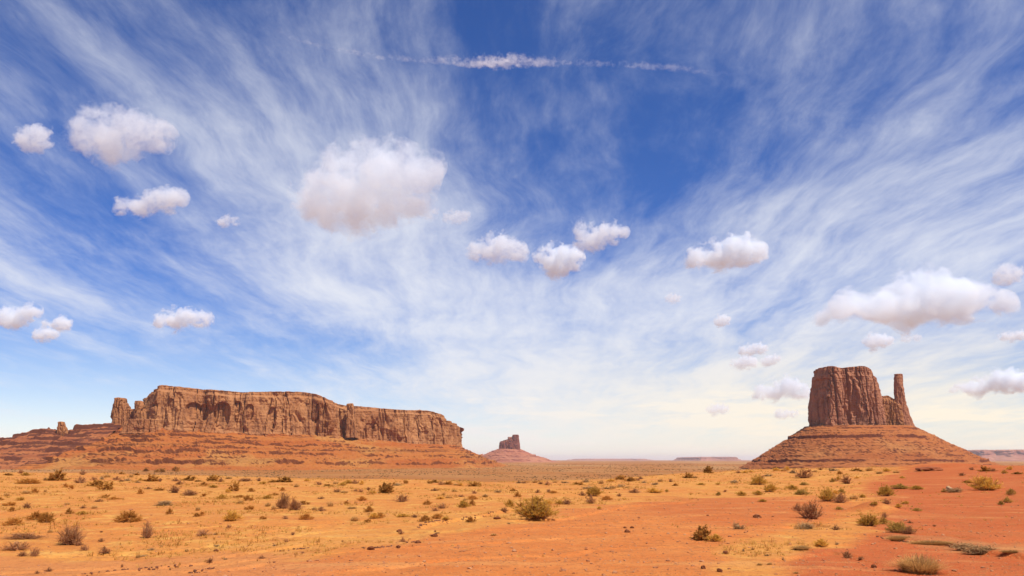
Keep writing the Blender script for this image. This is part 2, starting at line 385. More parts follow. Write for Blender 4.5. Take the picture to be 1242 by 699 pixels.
def apron(name, inner, outer, mat, parent, ds=4.0, levels=150, ledges=(), sc=1.0, seed=0.0, rough=1.0, power=1.35, wob=1.0, gully=1.0, rocks=1.0, micro=1.0, led=0.05):
    """scree slope from the foot of the cliff to the plain, with bedrock ledges and gullies"""
    a, b = rings_uniform([inner, outer], ds, 2); n = len(a); b[:, 2] = np.minimum(b[:, 2], ground_z(b[:, 0], b[:, 1]) - 2.0)   # runs out under the plain
    r = np.linspace(0, 1, levels)[:, None]
    x = a[None, :, 0] * (1 - r) + b[None, :, 0] * r; y = a[None, :, 1] * (1 - r) + b[None, :, 1] * r
    gu = np.abs(noise(x / (75 * sc) + seed, y / (75 * sc), 2.0)) - 0.25 + 0.5 * (np.abs(noise(x / (28 * sc) + seed, y / (28 * sc), 5.0)) - 0.25)
    g = 1 - (1 - r)**power
    g = g + np.zeros_like(x)
    gw = g + 0.05 * fbm(x / (110 * sc) + seed, y / (110 * sc), 7.0, 3)
    h = g.copy()
    for (fk, ak, W) in ledges:
        cov = fbm(x / (95 * sc) + 17 * fk + seed, y / (95 * sc), 3.0, 3)
        m = sstep(-0.30 - min(9 * max(ak - 0.035, 0), led), 0.18 - min(9 * max(ak - 0.035, 0), led), cov + 0.35 * fbm(x / (14 * sc), y / (14 * sc), 5 * fk, 2))
        gw = g + 0.05 * wob * fbm(x / (110 * sc) + seed, y / (110 * sc), 7.0, 3); fk2 = fk + 0.010 * noise(x / (40 * sc), y / (40 * sc), 11 * fk) + 0.007 * fbm(x / (9 * sc), y / (9 * sc), 7 * fk, 2)
        S_ = sstep(-0.007, 0.007, gw - fk2); ramp = np.clip((gw - fk2 + W) / (2 * W), 0, 1)
        h = h + ak * m * (S_ - ramp)
    for (N_, fk) in ((13, 0.9), (29, 0.8)):
        q = (g + (gw - g) * wob) * N_ + 0.8 * wob * noise(x / (60 * sc) + N_, y / (60 * sc), 2.0); fr_ = q - np.floor(q)
        m2 = sstep(0.0, 0.25, fbm(x / (45 * sc) + seed, y / (45 * sc), np.floor(q) * 1.7, 3)); h = h + m2 * fk * micro / N_ * (sstep(0, 0.28, fr_) - fr_)
    z = a[None, :, 2] * (1 - h) + b[None, :, 2] * h
    env = np.sin(np.pi * np.clip(r, 0, 1))**0.7
    z = z + gu * 13 * sc * env * rough * gully
    rock = fbm(x / (9 * sc), y / (9 * sc), seed, 4); bould = np.maximum(noise(x / (6 * sc), y / (6 * sc), 4 + seed) - 0.28, 0) + 0.6 * np.maximum(noise(x / (3.2 * sc), y / (3.2 * sc), 9 + seed) - 0.2, 0)
    pat = 0.35 + sstep(-0.1, 0.35, fbm(x / (50 * sc), y / (50 * sc), 5 + seed, 3))           # boulder fields come in patches
    z = z + (1.6 * rock + 5.0 * bould * pat) * sc * rocks * (0.25 + env)
    V = np.stack([x, y, z], -1).reshape(-1, 3); F = grid_faces(n, levels, True)
    return mesh_np(name, V, F, mat, False, parent)

# ------------------------------------------------------------------ the ground
def soil_zone(poly, soft):
    P = np.array([flat(*p) for p in poly]); Q = np.roll(P, -1, 0)
    def f(x, y):
        inside = np.zeros(x.shape, bool); dist = np.full(x.shape, 1e9)
        for a, b in zip(P, Q):
            c = (a[1] > y) != (b[1] > y)
            with np.errstate(divide='ignore', invalid='ignore'):
                inside ^= c & (x < (b[0] - a[0]) * (y - a[1]) / (b[1] - a[1] + 1e-12) + a[0])
            ab = b - a; t = np.clip(((x - a[0]) * ab[0] + (y - a[1]) * ab[1]) / max(ab @ ab, 1e-9), 0, 1)
            dist = np.minimum(dist, np.hypot(x - a[0] - t * ab[0], y - a[1] - t * ab[1]))
        sd = np.where(inside, dist, -dist) / np.maximum(np.hypot(x, y) * 0.03, 0.1)      # softer with distance
        return sstep(-soft, soft, sd + fbm(x / 2.5, y / 2.5, 6.0, 4) * 1.1)
    return f
z_gravel = soil_zone([(60, 720), (330, 684), (480, 662), (640, 638), (720, 611), (840, 604), (1000, 599), (1050, 610), (980, 640), (900, 655), (860, 690), (870, 720)], 0.7)
z_red = soil_zone([(2600, 561), (1180, 561), (1120, 570), (1085, 580), (1040, 592), (1075, 604), (1055, 618), (1062, 640), (1050, 652), (1010, 667), (955, 676), (930, 720), (1500, 760), (2600, 700)], 0.7)
z_red2 = soil_zone([(800, 600), (1000, 606), (1010, 625), (940, 640), (850, 634), (780, 624)], 1.0)
z_left = soil_zone([(-300, 668), (120, 672), (320, 666), (420, 690), (380, 740), (-300, 760)], 1.0)
z_grey = soil_zone([(1080, 652), (1150, 655), (1210, 662), (1300, 672), (1300, 682), (1190, 671), (1120, 662)], 0.5)

a_front = np.linspace(-44, 44, 620); a_back = np.linspace(44, 316, 90)[1:-1]
ang = np.radians(np.concatenate([a_front, a_back])); nr = 980
rad = np.concatenate([np.geomspace(0.03, 10, 70)[:-1], np.geomspace(10, 70, 680)[:-1], np.geomspace(70, 400, 240)[:-1], np.geomspace(400, 70000, 280)]); nr = len(rad)
gx = rad[:, None] * np.sin(ang)[None]; gy = rad[:, None] * np.cos(ang)[None]
gz = ground_z(gx, gy)
GV = np.stack([gx, gy, gz], -1).reshape(-1, 3)
GF = grid_faces(len(ang), nr, True)
c0 = len(GV); GV = np.concatenate([GV, [[0, 0, 0]]])
gm, t, p = principled('desert_soil'); P = pos(t)
def attr(n): return t.x(t.node('ShaderNodeAttribute', attribute_name=n).outputs['Fac'])
p.inputs['Specular IOR Level'].default_value = 0.04
gr, rd, lf, fr, gy_ = attr('gravel'), attr('red'), attr('left_soil'), attr('plain'), attr('dry_bar')
n_big = t.noise(P, 0.11, 5, 0.6); n_mid = t.noise(t.scaled(P, (1, 1, 1), (5, 2, 0)), 0.9, 5, 0.65); n_fin = t.noise(P, 9.0, 4, 0.7); n_peb = t.noise(P, 28.0, 2, 0.6)
sand = t.mix(n_big.step(0.38, 0.62), (0.555, 0.230, 0.050), (0.53, 0.185, 0.042))
sand = t.mix(n_mid.step(0.5, 0.68) * 0.7, sand, (0.65, 0.36, 0.085))
sand = t.mix((1.0 - n_mid).step(0.56, 0.7) * 0.5, sand, (0.47, 0.15, 0.042))
grav = t.mix(n_mid.step(0.4, 0.65), (0.51, 0.152, 0.036), (0.545, 0.182, 0.046))
redc = t.mix(n_mid.step(0.4, 0.65), (0.41, 0.090, 0.026), (0.45, 0.108, 0.032))
redc = t.mix(n_big.step(0.52, 0.66) * 0.5, redc, (0.46, 0.142, 0.042))
c = t.mix(gr, sand, grav); c = t.mix(lf * 0.75, c, (0.50, 0.175, 0.055)); c = t.mix(rd, c, redc); c = t.mix(gy_ * 0.35, c, (0.40, 0.20, 0.075))
n_str = t.noise(t.scaled(P, (0.16, 0.9, 0.5), (2, 2, 0), rot=(0, 0, R(-14))), 1, 6, 0.65, 0.3)
c = t.mix(n_str.step(0.54, 0.66) * 0.45, c, (0.58, 0.27, 0.085)); c = t.mix((1.0 - n_str).step(0.56, 0.68) * 0.4, c, (0.40, 0.115, 0.032))
n_fi2 = t.noise(t.scaled(P, (1, 1, 1), (3, 8, 0)), 2.6, 6, 0.75)
c = t.mix(n_fi2.step(0.52, 0.64) * 0.5, c, (0.30, 0.105, 0.032))
c = t.mix(n_fin.step(0.52, 0.64) * 0.55, c, tuple([0.27, 0.095, 0.035]))
c = t.mix(n_peb.step(0.56, 0.66) * 0.40, c, (0.56, 0.29, 0.10))
q1 = t.noise(t.scaled(P, (0.004, 0.0035, 0.001)), 1, 5, 0.6); q2 = t.noise(t.scaled(P, (0.05, 0.05, 0.05)), 1, 5, 0.75); q3 = t.noise(t.scaled(P, (0.0009, 0.0005, 0.001)), 1, 4, 0.6)
pl = t.mix(q1.step(0.4, 0.62), (0.33, 0.125, 0.034), (0.36, 0.16, 0.05))
pl = t.mix(q3.step(0.5, 0.62) * 0.6, pl, (0.44, 0.26, 0.11))
pl = t.mix(q2.step(0.52, 0.66) * 0.7, pl, (0.20, 0.105, 0.048))
c = t.mix(fr, c, pl)
t.link(c, p.inputs['Base Color'])
bump(t, p, (n_fin * 0.5 + n_peb * 0.35 + n_fi2 * 0.9) * (1.0 - fr), 0.9, 0.06)
ground = mesh_np('ground', GV, np.concatenate([GF]), gm, True)
tag(ground, kind='structure')
rr = np.hypot(gx, gy); inn = (rr < 400) & (gy > 0)
def put(name, arr):
    a = ground.data.attributes.new(name, 'FLOAT', 'POINT'); a.data.foreach_set('value', np.append(arr.ravel(), 0).astype(np.float32))
def zone(f):
    out = np.zeros(gx.shape); out[inn] = f(gx[inn], gy[inn]); return out
put('gravel', np.maximum(zone(z_gravel), 0)); put('red', np.maximum(zone(z_red), 0.55 * zone(z_red2))); put('left_soil', zone(z_left)); put('dry_bar', zone(z_grey))
_px = np.where(gy > 1e-3, W0 / 2 + FPX * gx / np.maximum(gy, 1e-3) * 0.985, 0)
put('plain', sstep(0.0, 0.35, (rr - np.interp(_px, _cx, _cr) * 1.02) / np.interp(_px, _cx, _cr) + 0.05 * fbm(gx / 9, gy / 9, 3, 3)))

# ------------------------------------------------------------------ the long mesa
def ring(front, back_depth, off=(0, 0)):
    """front: (px, py, depth) left to right -> plan ring with heights, closed along a line behind"""
    f = [at(*q) for q in front]
    fx = lambda x: np.interp(x, [f[0][0], f[-1][0]], [0.85, 1.2])
    back = [np.array([q[0] * (1 + back_depth / q[1] * fx(q[0])), q[1] + back_depth, q[2]]) for q in f[::-1]]
    return np.array(f + back)
mesa_xs = [173, 176, 186, 215, 260, 300, 350, 378, 400, 412, 440, 470, 500, 520, 540, 552, 556, 556]
mesa_dep = [2110, 2040, 2005, 2000, 2020, 2045, 2075, 2085, 2100, 2150, 2180, 2200, 2230, 2250, 2280, 2310, 2370, 2470]
top_y = np.interp(mesa_xs, [158, 166, 172, 178, 185, 215, 260, 300, 350, 375, 395, 403, 412, 430, 460, 500, 520, 540, 553, 557], [487, 483, 478, 470, 466, 469, 473, 476, 474, 475, 480, 485, 491, 492, 495, 498, 497, 502, 510, 516])
bot_y = np.interp(mesa_xs, [129, 160, 200, 250, 300, 350, 400, 430, 460, 500, 557], [515, 517, 519, 523, 525, 527, 529, 531, 535, 538, 541])
mesa = empty('mesa', at(350, 560, 2050))
tag(mesa, 'long flat-topped red sandstone mesa with sheer fluted cliffs above a ledged red slope', 'mesa')
mesa.location = (0, 0, 0)
def front(xs, ys, dep, dx=0): return [(x + dx, y, d_) for x, y, d_ in zip(xs, ys, dep)]
base_r = ring(front(mesa_xs, bot_y + 4, mesa_dep), 420)
mid_r = ring(front(mesa_xs, bot_y * .4 + top_y * .6, mesa_dep), 420)
top_r = ring(front(mesa_xs, top_y, mesa_dep), 420)
def wx_(px, D): return at(px, 500, D)[0]
zc_ = lambda py, D: at(600, py, D)[2]
alc = [(wx_(232, 2000), zc_(496, 2000), 17, 17, 13), (wx_(246, 2010), zc_(497, 2010), 12, 15, 10), (wx_(268, 2020), zc_(500, 2020), 20, 26, 15), (wx_(205, 2000), zc_(490, 2000), 10, 14, 6),
       (wx_(288, 2040), zc_(492, 2040), 9, 12, 8), (wx_(303, 2050), zc_(498, 2050), 10, 16, 8), (wx_(330, 2060), zc_(505, 2060), 10, 24, 9), (wx_(385, 2090), zc_(505, 2090), 6, 34, 12), (wx_(395, 2100), zc_(505, 2100), 5, 34, 11), (wx_(411, 2130), zc_(510, 2130), 7, 34, 10), (wx_(455, 2190), zc_(520, 2190), 14, 18, 6)]
mesa_cliff = cliff('cliff', [base_r, mid_r, top_r], [0, 0.6, 1], M['cliff'], mesa, ds=1.9, levels=96, spine=(at(200, 470, 2200)[:2], at(530, 500, 2480)[:2]), alcoves=alc, seed=3.0, batter=10)
def pillar(name, parent, px0, px1, pxt0, pxt1, pyb, pyt, D, mat, depth=None, sc=0.4, seed=0.0, mid=None, **kw):
    """a free-standing rock tower: foot between px0..px1, top between pxt0..pxt1"""
    rs = []
    stops = [(px0, px1, pyb)] + ([mid] if mid else []) + [(pxt0, pxt1, pyt)]
    for (a, b, yy) in stops:
        A, B = at(a, yy, D), at(b, yy, D); cx, hw = (A[0] + B[0]) / 2, (B[0] - A[0]) / 2; hd = (depth or (B[0] - A[0])) / 2 if depth is None else depth / 2 * (hw / ((at(px1, pyb, D)[0] - at(px0, pyb, D)[0]) / 2))
        rs.append(np.array([[cx + hw * math.copysign(abs(math.cos(q))**0.7, math.cos(q)), D + hd + hd * math.copysign(abs(math.sin(q))**0.7, math.sin(q)), A[2]] for q in np.linspace(0, 2 * math.pi, 12, endpoint=False)]))
    tv = [0, 1] if not mid else [0, (mid[2] - pyb) / (pyt - pyb), 1]
    kw.setdefault('capback', 0.0)
    return cliff(name, rs, tv, mat, parent, ds=kw.pop('ds', 1.2), levels=kw.pop('levels', 50), sc=sc, seed=seed, **kw)
pillar('rock_pinnacle', mesa, 130, 154, 135, 147, 520, 483, 2050, M['cliff'], 60, 0.5, 1.0)
pillar('rock_pinnacle', mesa, 156, 178, 161, 168, 522, 487, 2040, M['cliff'], 50, 0.5, 4.0)
pillar('rock_pinnacle', mesa, 418, 432, 420.5, 428, 531, 489.8, 2128, M['cliff'], 40, 0.35, 7.0)
pillar('rock_bench', mesa, 140, 196, 150, 190, 526, 509, 1985, M['cliff'], 60, 0.45, 9.0, flute=0.8)
pillar('rock_bench', mesa, 136, 192, 144, 184, 524, 497, 2055, M['cliff'], 60, 0.5, 17.0)
# the scree below it
xs_in = [120] + [x for x in mesa_xs[1:]]
inner_f = [(120, 515, 2085)] + [(x, y - 1, d_ + 12) for x, y, d_ in zip(mesa_xs[1:], bot_y[1:], mesa_dep[1:])]
inn_r = ring(inner_f, 380)
outer_px = [(-140, 568.5, 1850), (40, 569.5, 1680), (120, 570, 1640), (190, 570.5, 1620), (240, 571, 1620), (290, 571.5, 1630), (340, 571.5, 1640), (370, 572, 1650), (395, 572, 1660), (415, 572, 1680), (450, 572, 1700), (490, 571, 1730), (525, 570, 1760), (550, 569, 1800), (575, 568.5, 1840), (592, 567, 1910), (606, 565.5, 2050), (620, 564, 2400)]
of = [at(*q) for q in outer_px]
out_b = [np.array([q[0] * 1.25, q[1] + 1150 + 60, PLAIN]) for q in of[::-1]]
out_r = np.array(of + out_b)
apron('talus_slope', inn_r, out_r, M['talus'], mesa, wob=0.4, gully=0.6, rocks=0.9, micro=0.75, ds=3.2, levels=240, ledges=((0.07, 0.06, 0.035), (0.16, 0.07, 0.04), (0.25, 0.06, 0.04), (0.34, 0.09, 0.05), (0.45, 0.07, 0.045), (0.56, 0.10, 0.06), (0.68, 0.06, 0.04), (0.80, 0.12, 0.07)), seed=2.0)
# the stepped spur that runs off to the left
spur_c = [(-150, 541, 1900), (-60, 535, 1900), (0, 530.5, 1905), (17, 529.5, 1908), (18.5, 524, 1910), (40, 521, 1920), (57, 519, 1935), (59, 517.5, 1935), (78, 519.5, 1950), (90, 519, 1960), (93, 515, 1970), (112, 514, 2000), (128, 513.5, 2030), (150, 513.5, 2060)]
def spur():
    n = 420; xs = np.linspace(spur_c[0][0], spur_c[-1][0], n)
    cr = np.array([at(x, np.interp(x, [q[0] for q in spur_c], [q[1] for q in spur_c]), np.interp(x, [q[0] for q in spur_c], [q[2] for q in spur_c])) for x in xs])
    prof = np.linspace(-1, 1, 261)[:, None]
    run = np.where(prof < 0, 240 * np.abs(prof), 260 * np.abs(prof)) * np.sign(prof)
    x = cr[None, :, 0] + 0 * run; y = cr[None, :, 1] + run
    zt = cr[None, :, 2] + 0 * x; ar = np.abs(run) + 0 * x; H = zt - PLAIN + 4
    arw = np.maximum(ar + 5 * fbm(x / 40, y / 40 * 0, 1.0, 3), 0)
    dr = np.interp(arw, [0, 7, 9.5, 24, 26.5, 48, 51, 90, 93], [0, .6, 9, 11, 17.5, 22, 28, 40, 46])
    k_ = np.clip((ar - 93) / 160, 0, 1); z = zt - np.where(ar < 93, dr, 46 + (H - 46) * (1 - (1 - k_)**1.35))
    # resistant beds at fixed heights stand as vertical ledges
    for (zk, hk, wd) in ((40, 7, 9), (25, 6, 8), (8, 5, 6)):
        m = sstep(-0.3, 0.05, fbm(x / 90 + zk, y / 90, 2.0, 3))
        q = z + 2.0 * fbm(x / 30, y / 30, zk * 0.1, 3) - zk
        z = z + hk * m * (sstep(-0.9, 0.9, q) - np.clip((q + wd) / (2 * wd), 0, 1))
    for (per, k_) in ((9.0, 0.9), (4.3, 0.8)):
        q = (z + 2.5 * fbm(x / 60, y / 60, per, 3)) / per; fr_ = q - np.floor(q)
        z = z + k_ * per * sstep(-0.15, 0.15, fbm(x / 70, y / 70, np.floor(q) * 1.3, 3)) * (sstep(0.62, 1.0, fr_) - fr_)
    z = z + fbm(x / 9, y / 9, 1.0, 3) * 1.6 + 0.6 * (np.abs(noise(x / 45, y / 45, 6)) - 0.25) * 9 * np.sin(np.pi * np.clip(np.abs(prof) + 0.05, 0, 1))
    V = np.stack([x, y, z], -1).reshape(-1, 3)
    return mesh_np('stepped_spur', V, grid_faces(n, 261, False), M['spur'], False, mesa)
spur()
pillar('rock_pinnacle', mesa, 65, 80, 69, 74.5, 534, 512, 1925, M['cliff'], 34, 0.3, 12.0, levels=40)

# ------------------------------------------------------------------ the mitten-shaped butte
D = 1900
butte = tag(empty('butte'), 'tall red butte shaped like a mitten with a thin rock thumb, on a conical slope', 'butte')
def rect_ring(px0, px1, py, D0, depth, corner=0.22, lean=0.0, pyf=None):
    A, B = at(px0, py, D0), at(px1, py, D0); x0, x1 = A[0], B[0]; wd = x1 - x0; pts = []
    for (u, v) in ((0, .3), (.04, .08), (.14, 0), (.32, -.03), (.45, .05), (.5, .07), (.56, 0.02), (.72, -.05), (.88, -.02), (.97, .08), (1, .3), (1.0, .65), (.94, .92), (.8, 1), (.5, 1.02), (.2, 1), (.05, .93), (0, .65)):
        zt = A[2] if pyf is None else at(px0 + (px1 - px0) * u, pyf(px0 + (px1 - px0) * u), D0)[2]
        pts.append((x0 + wd * u, D0 + depth * v, zt))
    return np.array(pts)
tf = lambda x: np.interp(x, [983, 988, 995, 1003, 1012, 1018, 1024, 1030, 1046, 1056, 1063, 1066], [456, 451, 446, 443.5, 444, 449.5, 449, 445, 443.5, 445.5, 448.5, 454])
hand = cliff('cliff', [rect_ring(1002, 1081, 522, D, 130), rect_ring(1000, 1077, 500, D, 128), rect_ring(1001, 1071, 472, D, 126), rect_ring(1003, 1065, 450, D, 122, pyf=tf)], [0, .30, .67, 1], M['cliff_dark'], butte,
      ds=1.2, levels=130, sc=0.5, seed=21.0, dome=2.0, flute=1.0, bed=1.1,
      alcoves=[(at(1031, 480, D)[0], at(0, 470, D)[2], 6.5, 68, 24), (at(1013, 480, D)[0], at(0, 470, D)[2], 2.2, 60, 5), (at(1002, 466, D)[0], at(0, 462, D)[2], 14, 9, 5), (at(1061, 470, D)[0], at(0, 465, D)[2], 2, 50, 5), (at(1028, 500, D)[0], at(0, 505, D)[2], 8, 14, 6)])
tf2 = lambda x: np.interp(x, [1064, 1072, 1075, 1080, 1084, 1091, 1100], [480, 482, 479, 480, 484, 488, 492])
cliff('ridge', [rect_ring(1058, 1104, 522, D + 10, 90), rect_ring(1062, 1098, 490, D + 14, 80, pyf=tf2)], [0, 1], M['cliff'], butte, ds=1.2, levels=70, sc=0.45, seed=25.0, dome=0.5, flute=0.9)
pillar('rock_thumb', butte, 1083, 1115, 1086.8, 1096.2, 522, 453.5, D + 4, M['cliff_dark'], 46, 0.28, 28.0, mid=(1087.5, 1101, 488), levels=90, ds=1.0, flute=0.8, dome=1.0)
# conical slope: inner ring round the cliff foot, outer ring on the plain
inn_b = []
outb = []
ci = at(1048, 517, D); 
for q in np.linspace(0, 2 * math.pi, 28, endpoint=False):
    c_, s_ = math.cos(q), math.sin(q)
    inn_b.append((ci[0] + (139 if c_ > 0 else 112) * math.copysign(abs(c_)**0.8, c_), D + 62 + 78 * math.copysign(abs(s_)**0.8, s_), at(1048, 516.5, D)[2] + 1))
    ox = 330 if c_ > 0 else 285
    outb.append((ci[0] + 5 + ox * c_, D + 62 + 290 * s_, at(1048, 569.5, D - 220)[2] - (0 if s_ < 0 else 2)))
apron('talus_slope', inn_b, outb, M['talus2'], butte, ds=2.2, levels=210, ledges=((0.06, 0.035, 0.04), (0.13, 0.02, 0.03), (0.26, 0.075, 0.06), (0.36, 0.02, 0.03), (0.46, 0.022, 0.03), (0.57, 0.026, 0.04), (0.68, 0.03, 0.04), (0.79, 0.05, 0.05), (0.87, 0.025, 0.03), (0.955, 0.045, 0.04)), seed=8.0, sc=0.8, rough=1.0, gully=0.2, rocks=1.05, micro=0.4, led=0.2, power=1.12, wob=0.25)

# ------------------------------------------------------------------ the distant butte and the mesas on the horizon
D2 = 6800
fb = tag(empty('butte'), 'small hazy pink butte with one taller tower, far away between the two big rocks', 'butte')
tf3 = lambda x: np.interp(x, [606, 609, 612, 617, 620, 625], [536, 534.5, 534, 532.5, 531, 530])
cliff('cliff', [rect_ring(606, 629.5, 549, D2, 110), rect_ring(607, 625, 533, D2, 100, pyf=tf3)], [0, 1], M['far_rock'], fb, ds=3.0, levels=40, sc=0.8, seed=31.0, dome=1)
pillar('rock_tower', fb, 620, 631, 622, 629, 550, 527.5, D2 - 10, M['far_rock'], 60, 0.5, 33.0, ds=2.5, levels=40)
cf = at(617, 545, D2); inn_c, out_c = [], []
for q in np.linspace(0, 2 * math.pi, 24, endpoint=False):
    c_, s_ = math.cos(q), math.sin(q)
    inn_c.append((cf[0] + 100 * c_, D2 + 60 + 80 * s_, at(617, 545, D2)[2] + 3))
    out_c.append((cf[0] + (470 if c_ > 0 else 500) * c_, D2 + 60 + 420 * s_, PLAIN - 3))
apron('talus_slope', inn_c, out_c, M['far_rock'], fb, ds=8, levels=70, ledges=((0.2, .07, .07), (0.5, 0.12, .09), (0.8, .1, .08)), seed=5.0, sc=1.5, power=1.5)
def far_mesa(px0, px1, pyt, Dm, label, cat='mesa'):
    o = tag(empty('mesa'), label, cat)
    A, B = at(px0, 558, Dm), at(px1, 558, Dm); n = 9; u = np.linspace(0, 1, n)
    f_ = np.array([[A[0] + (B[0] - A[0]) * k, Dm + 300 * math.sin(5 * k + px0), PLAIN - 5] for k in u]); b_ = f_[::-1] + np.array([0, 4000, 0])
    base_ = np.concatenate([f_, b_]); zt = at(px0, pyt, Dm)[2]; ctr = base_.mean(0)
    ins = base_.copy(); ins[:, :2] = ctr[:2] + (base_[:, :2] - ctr[:2]) * np.array([0.84, 0.8]); ins[:, 2] = PLAIN + (zt - PLAIN) * 0.5
    tp = base_.copy(); tp[:, :2] = ctr[:2] + (base_[:, :2] - ctr[:2]) * np.array([0.80, 0.76]); tp[:, 2] = zt
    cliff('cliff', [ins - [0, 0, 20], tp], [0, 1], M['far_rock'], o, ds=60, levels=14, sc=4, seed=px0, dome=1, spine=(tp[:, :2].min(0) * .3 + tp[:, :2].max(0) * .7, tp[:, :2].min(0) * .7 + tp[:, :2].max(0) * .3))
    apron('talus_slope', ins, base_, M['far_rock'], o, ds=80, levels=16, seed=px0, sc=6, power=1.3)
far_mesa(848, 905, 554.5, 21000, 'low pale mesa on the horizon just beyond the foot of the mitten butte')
far_mesa(1196, 1330, 545.5, 15000, 'flat hazy mesa on the horizon behind the right foot of the mitten butte')
far_mesa(690, 800, 556.8, 30000, 'faintest lowest mesa line on the open horizon between the buttes')

# ------------------------------------------------------------------ shrubs
def leaf_mat(name, a, b, c3, trans=0.25):
    m = bpy.data.materials.new(name); m.use_nodes = True; t = NT(m.node_tree)
    oi = t.node('ShaderNodeObjectInfo'); P = t.node('ShaderNodeTexCoord').outputs['Object']
    n = t.noise(t.scaled(P, (1, 1, 1)), 5.0, 2, 0.5); n2 = t.noise(P, 30.0, 1, 0.5)
    c = t.mix(n.step(0.38, 0.62), a, b); c = t.mix(n2.step(0.5, 0.62) * 0.8, c, c3)
    hs = t.node('ShaderNodeHueSaturation'); t.link(c, hs.inputs['Color']); v = t.x(oi.outputs['Random']) * 0.45 + 0.78
    t.link(v, hs.inputs['Value'])
    d = t.node('ShaderNodeBsdfDiffuse'); t.link(hs.outputs[0], d.inputs[0]); tr = t.node('ShaderNodeBsdfTranslucent'); t.link(hs.outputs[0], tr.inputs[0])
    mx = t.node('ShaderNodeMixShader'); mx.inputs[0].default_value = trans; t.link(d.outputs[0], mx.inputs[1]); t.link(tr.outputs[0], mx.inputs[2])
    t.link(mx.outputs[0], t.node('ShaderNodeOutputMaterial').inputs['Surface']); return m
M['green'] = leaf_mat('olive_leaves', (0.508, 0.264, 0.047), (0.644, 0.362, 0.064), (0.779, 0.461, 0.093), 0.4)
M['dry'] = leaf_mat('dry_twigs', (0.370, 0.151, 0.059), (0.436, 0.187, 0.071), (0.528, 0.266, 0.109), 0.2)
M['gold'] = leaf_mat('golden_grass', (0.506, 0.220, 0.045), (0.575, 0.275, 0.059), (0.414, 0.154, 0.036), 0.4)
M['sage'] = leaf_mat('dark_sage_leaves', (0.372, 0.176, 0.040), (0.497, 0.240, 0.053), (0.620, 0.295, 0.068), 0.35)
M['straw'] = leaf_mat('straw_blades', (0.525, 0.300, 0.100), (0.625, 0.372, 0.130), (0.375, 0.192, 0.060), 0.35)
M['pale'] = leaf_mat('bleached_twigs', (0.418, 0.246, 0.106), (0.475, 0.293, 0.134), (0.285, 0.150, 0.062), 0.1)
M['yellow'] = leaf_mat('yellow_leaves', (0.46, 0.28, 0.06), (0.54, 0.34, 0.08), (0.38, 0.2, 0.05), 0.4)
M['wood'] = leaf_mat('dark_wood', (0.234, 0.106, 0.055), (0.286, 0.131, 0.066), (0.364, 0.200, 0.110), 0.0)

def tubes(paths, r0, r1):
    """paths (n,k,3) -> three-sided tubes"""
    n, k, _ = paths.shape
    T = np.diff(paths, axis=1); T = np.concatenate([T, T[:, -1:]], 1); T /= np.maximum(np.linalg.norm(T, axis=2, keepdims=True), 1e-9)
    up = np.where(np.abs(T[..., 2:3]) > 0.9, np.array([1., 0, 0]), np.array([0, 0, 1.]))
    A = np.cross(T, up); A /= np.maximum(np.linalg.norm(A, axis=2, keepdims=True), 1e-9); B = np.cross(T, A)
    rads = np.linspace(r0, r1, k)[None, :, None]
    V = np.stack([paths + rads * (math.cos(q) * A + math.sin(q) * B) for q in (0, 2.094, 4.189)], 2)   # n,k,3,3
    base = (np.arange(n)[:, None, None] * k + np.arange(k - 1)[None, :, None]) * 3
    j = np.arange(3)[None, None]; j2 = (j + 1) % 3
    F = np.stack([base + j, base + j2, base + 3 + j2, base + 3 + j], -1).reshape(-1, 4)
    return V.reshape(-1, 3), F
def blades(c, d, wv):
    """tapered quads: root c, vector d, half-width vector wv"""
    V = np.stack([c - wv, c + wv, c + d + wv * 0.25, c + d - wv * 0.25], 1); n = len(c)
    return V.reshape(-1, 3), np.arange(n * 4).reshape(n, 4)
def join(parts):
    off = 0; Vs, Fs = [], []
    for V, F in parts: Vs.append(V); Fs.append(F + off); off += len(V)
    return np.concatenate(Vs), np.concatenate(Fs)
def stems(rng, n, k=5, emin=15, emax=88, spread=0.5, wob=0.05, lo=0.7, hi=1.05, lumps=None):
    th = rng.uniform(0, 2 * math.pi, n); e = np.radians(emin + (emax - emin) * rng.uniform(0, 1, n)**1.25)
    L = rng.uniform(lo, hi, n)
    if lumps is not None: L = L * (1 + lumps * noise(np.cos(th) * 1.6 + 5 * lumps, np.sin(th) * 1.6, np.sin(e) * 2))
    tip = np.stack([spread * np.cos(e) * np.cos(th), spread * np.cos(e) * np.sin(th), np.sin(e)], 1) * L[:, None]
    root = np.stack([np.cos(th), np.sin(th), 0 * th], 1) * rng.uniform(0.0, 0.16, n)[:, None]
    u = np.linspace(0, 1, k)[None, :, None]
    P = root[:, None] * (1 - u) + tip[:, None] * u
    P[..., :2] += (tip[:, None, :2] * (u**0.7 - u)) * 0.35
    P += rng.normal(size=P.shape) * wob * u * (1 - 0.3 * u)
    P[..., 2] = np.maximum(P[..., 2], 0.0)
    return P
def along(rng, P, m, lo=0.35):
    n, k, _ = P.shape; i = rng.integers(0, n, m); u = rng.uniform(lo, 1, m)**0.8 * (k - 1); j = np.minimum(u.astype(int), k - 2); f = (u - j)[:, None]
    c = P[i, j] * (1 - f) + P[i, j + 1] * f; d = P[i, j + 1] - P[i, j]; d /= np.maximum(np.linalg.norm(d, axis=1, keepdims=True), 1e-9)
    return c, d
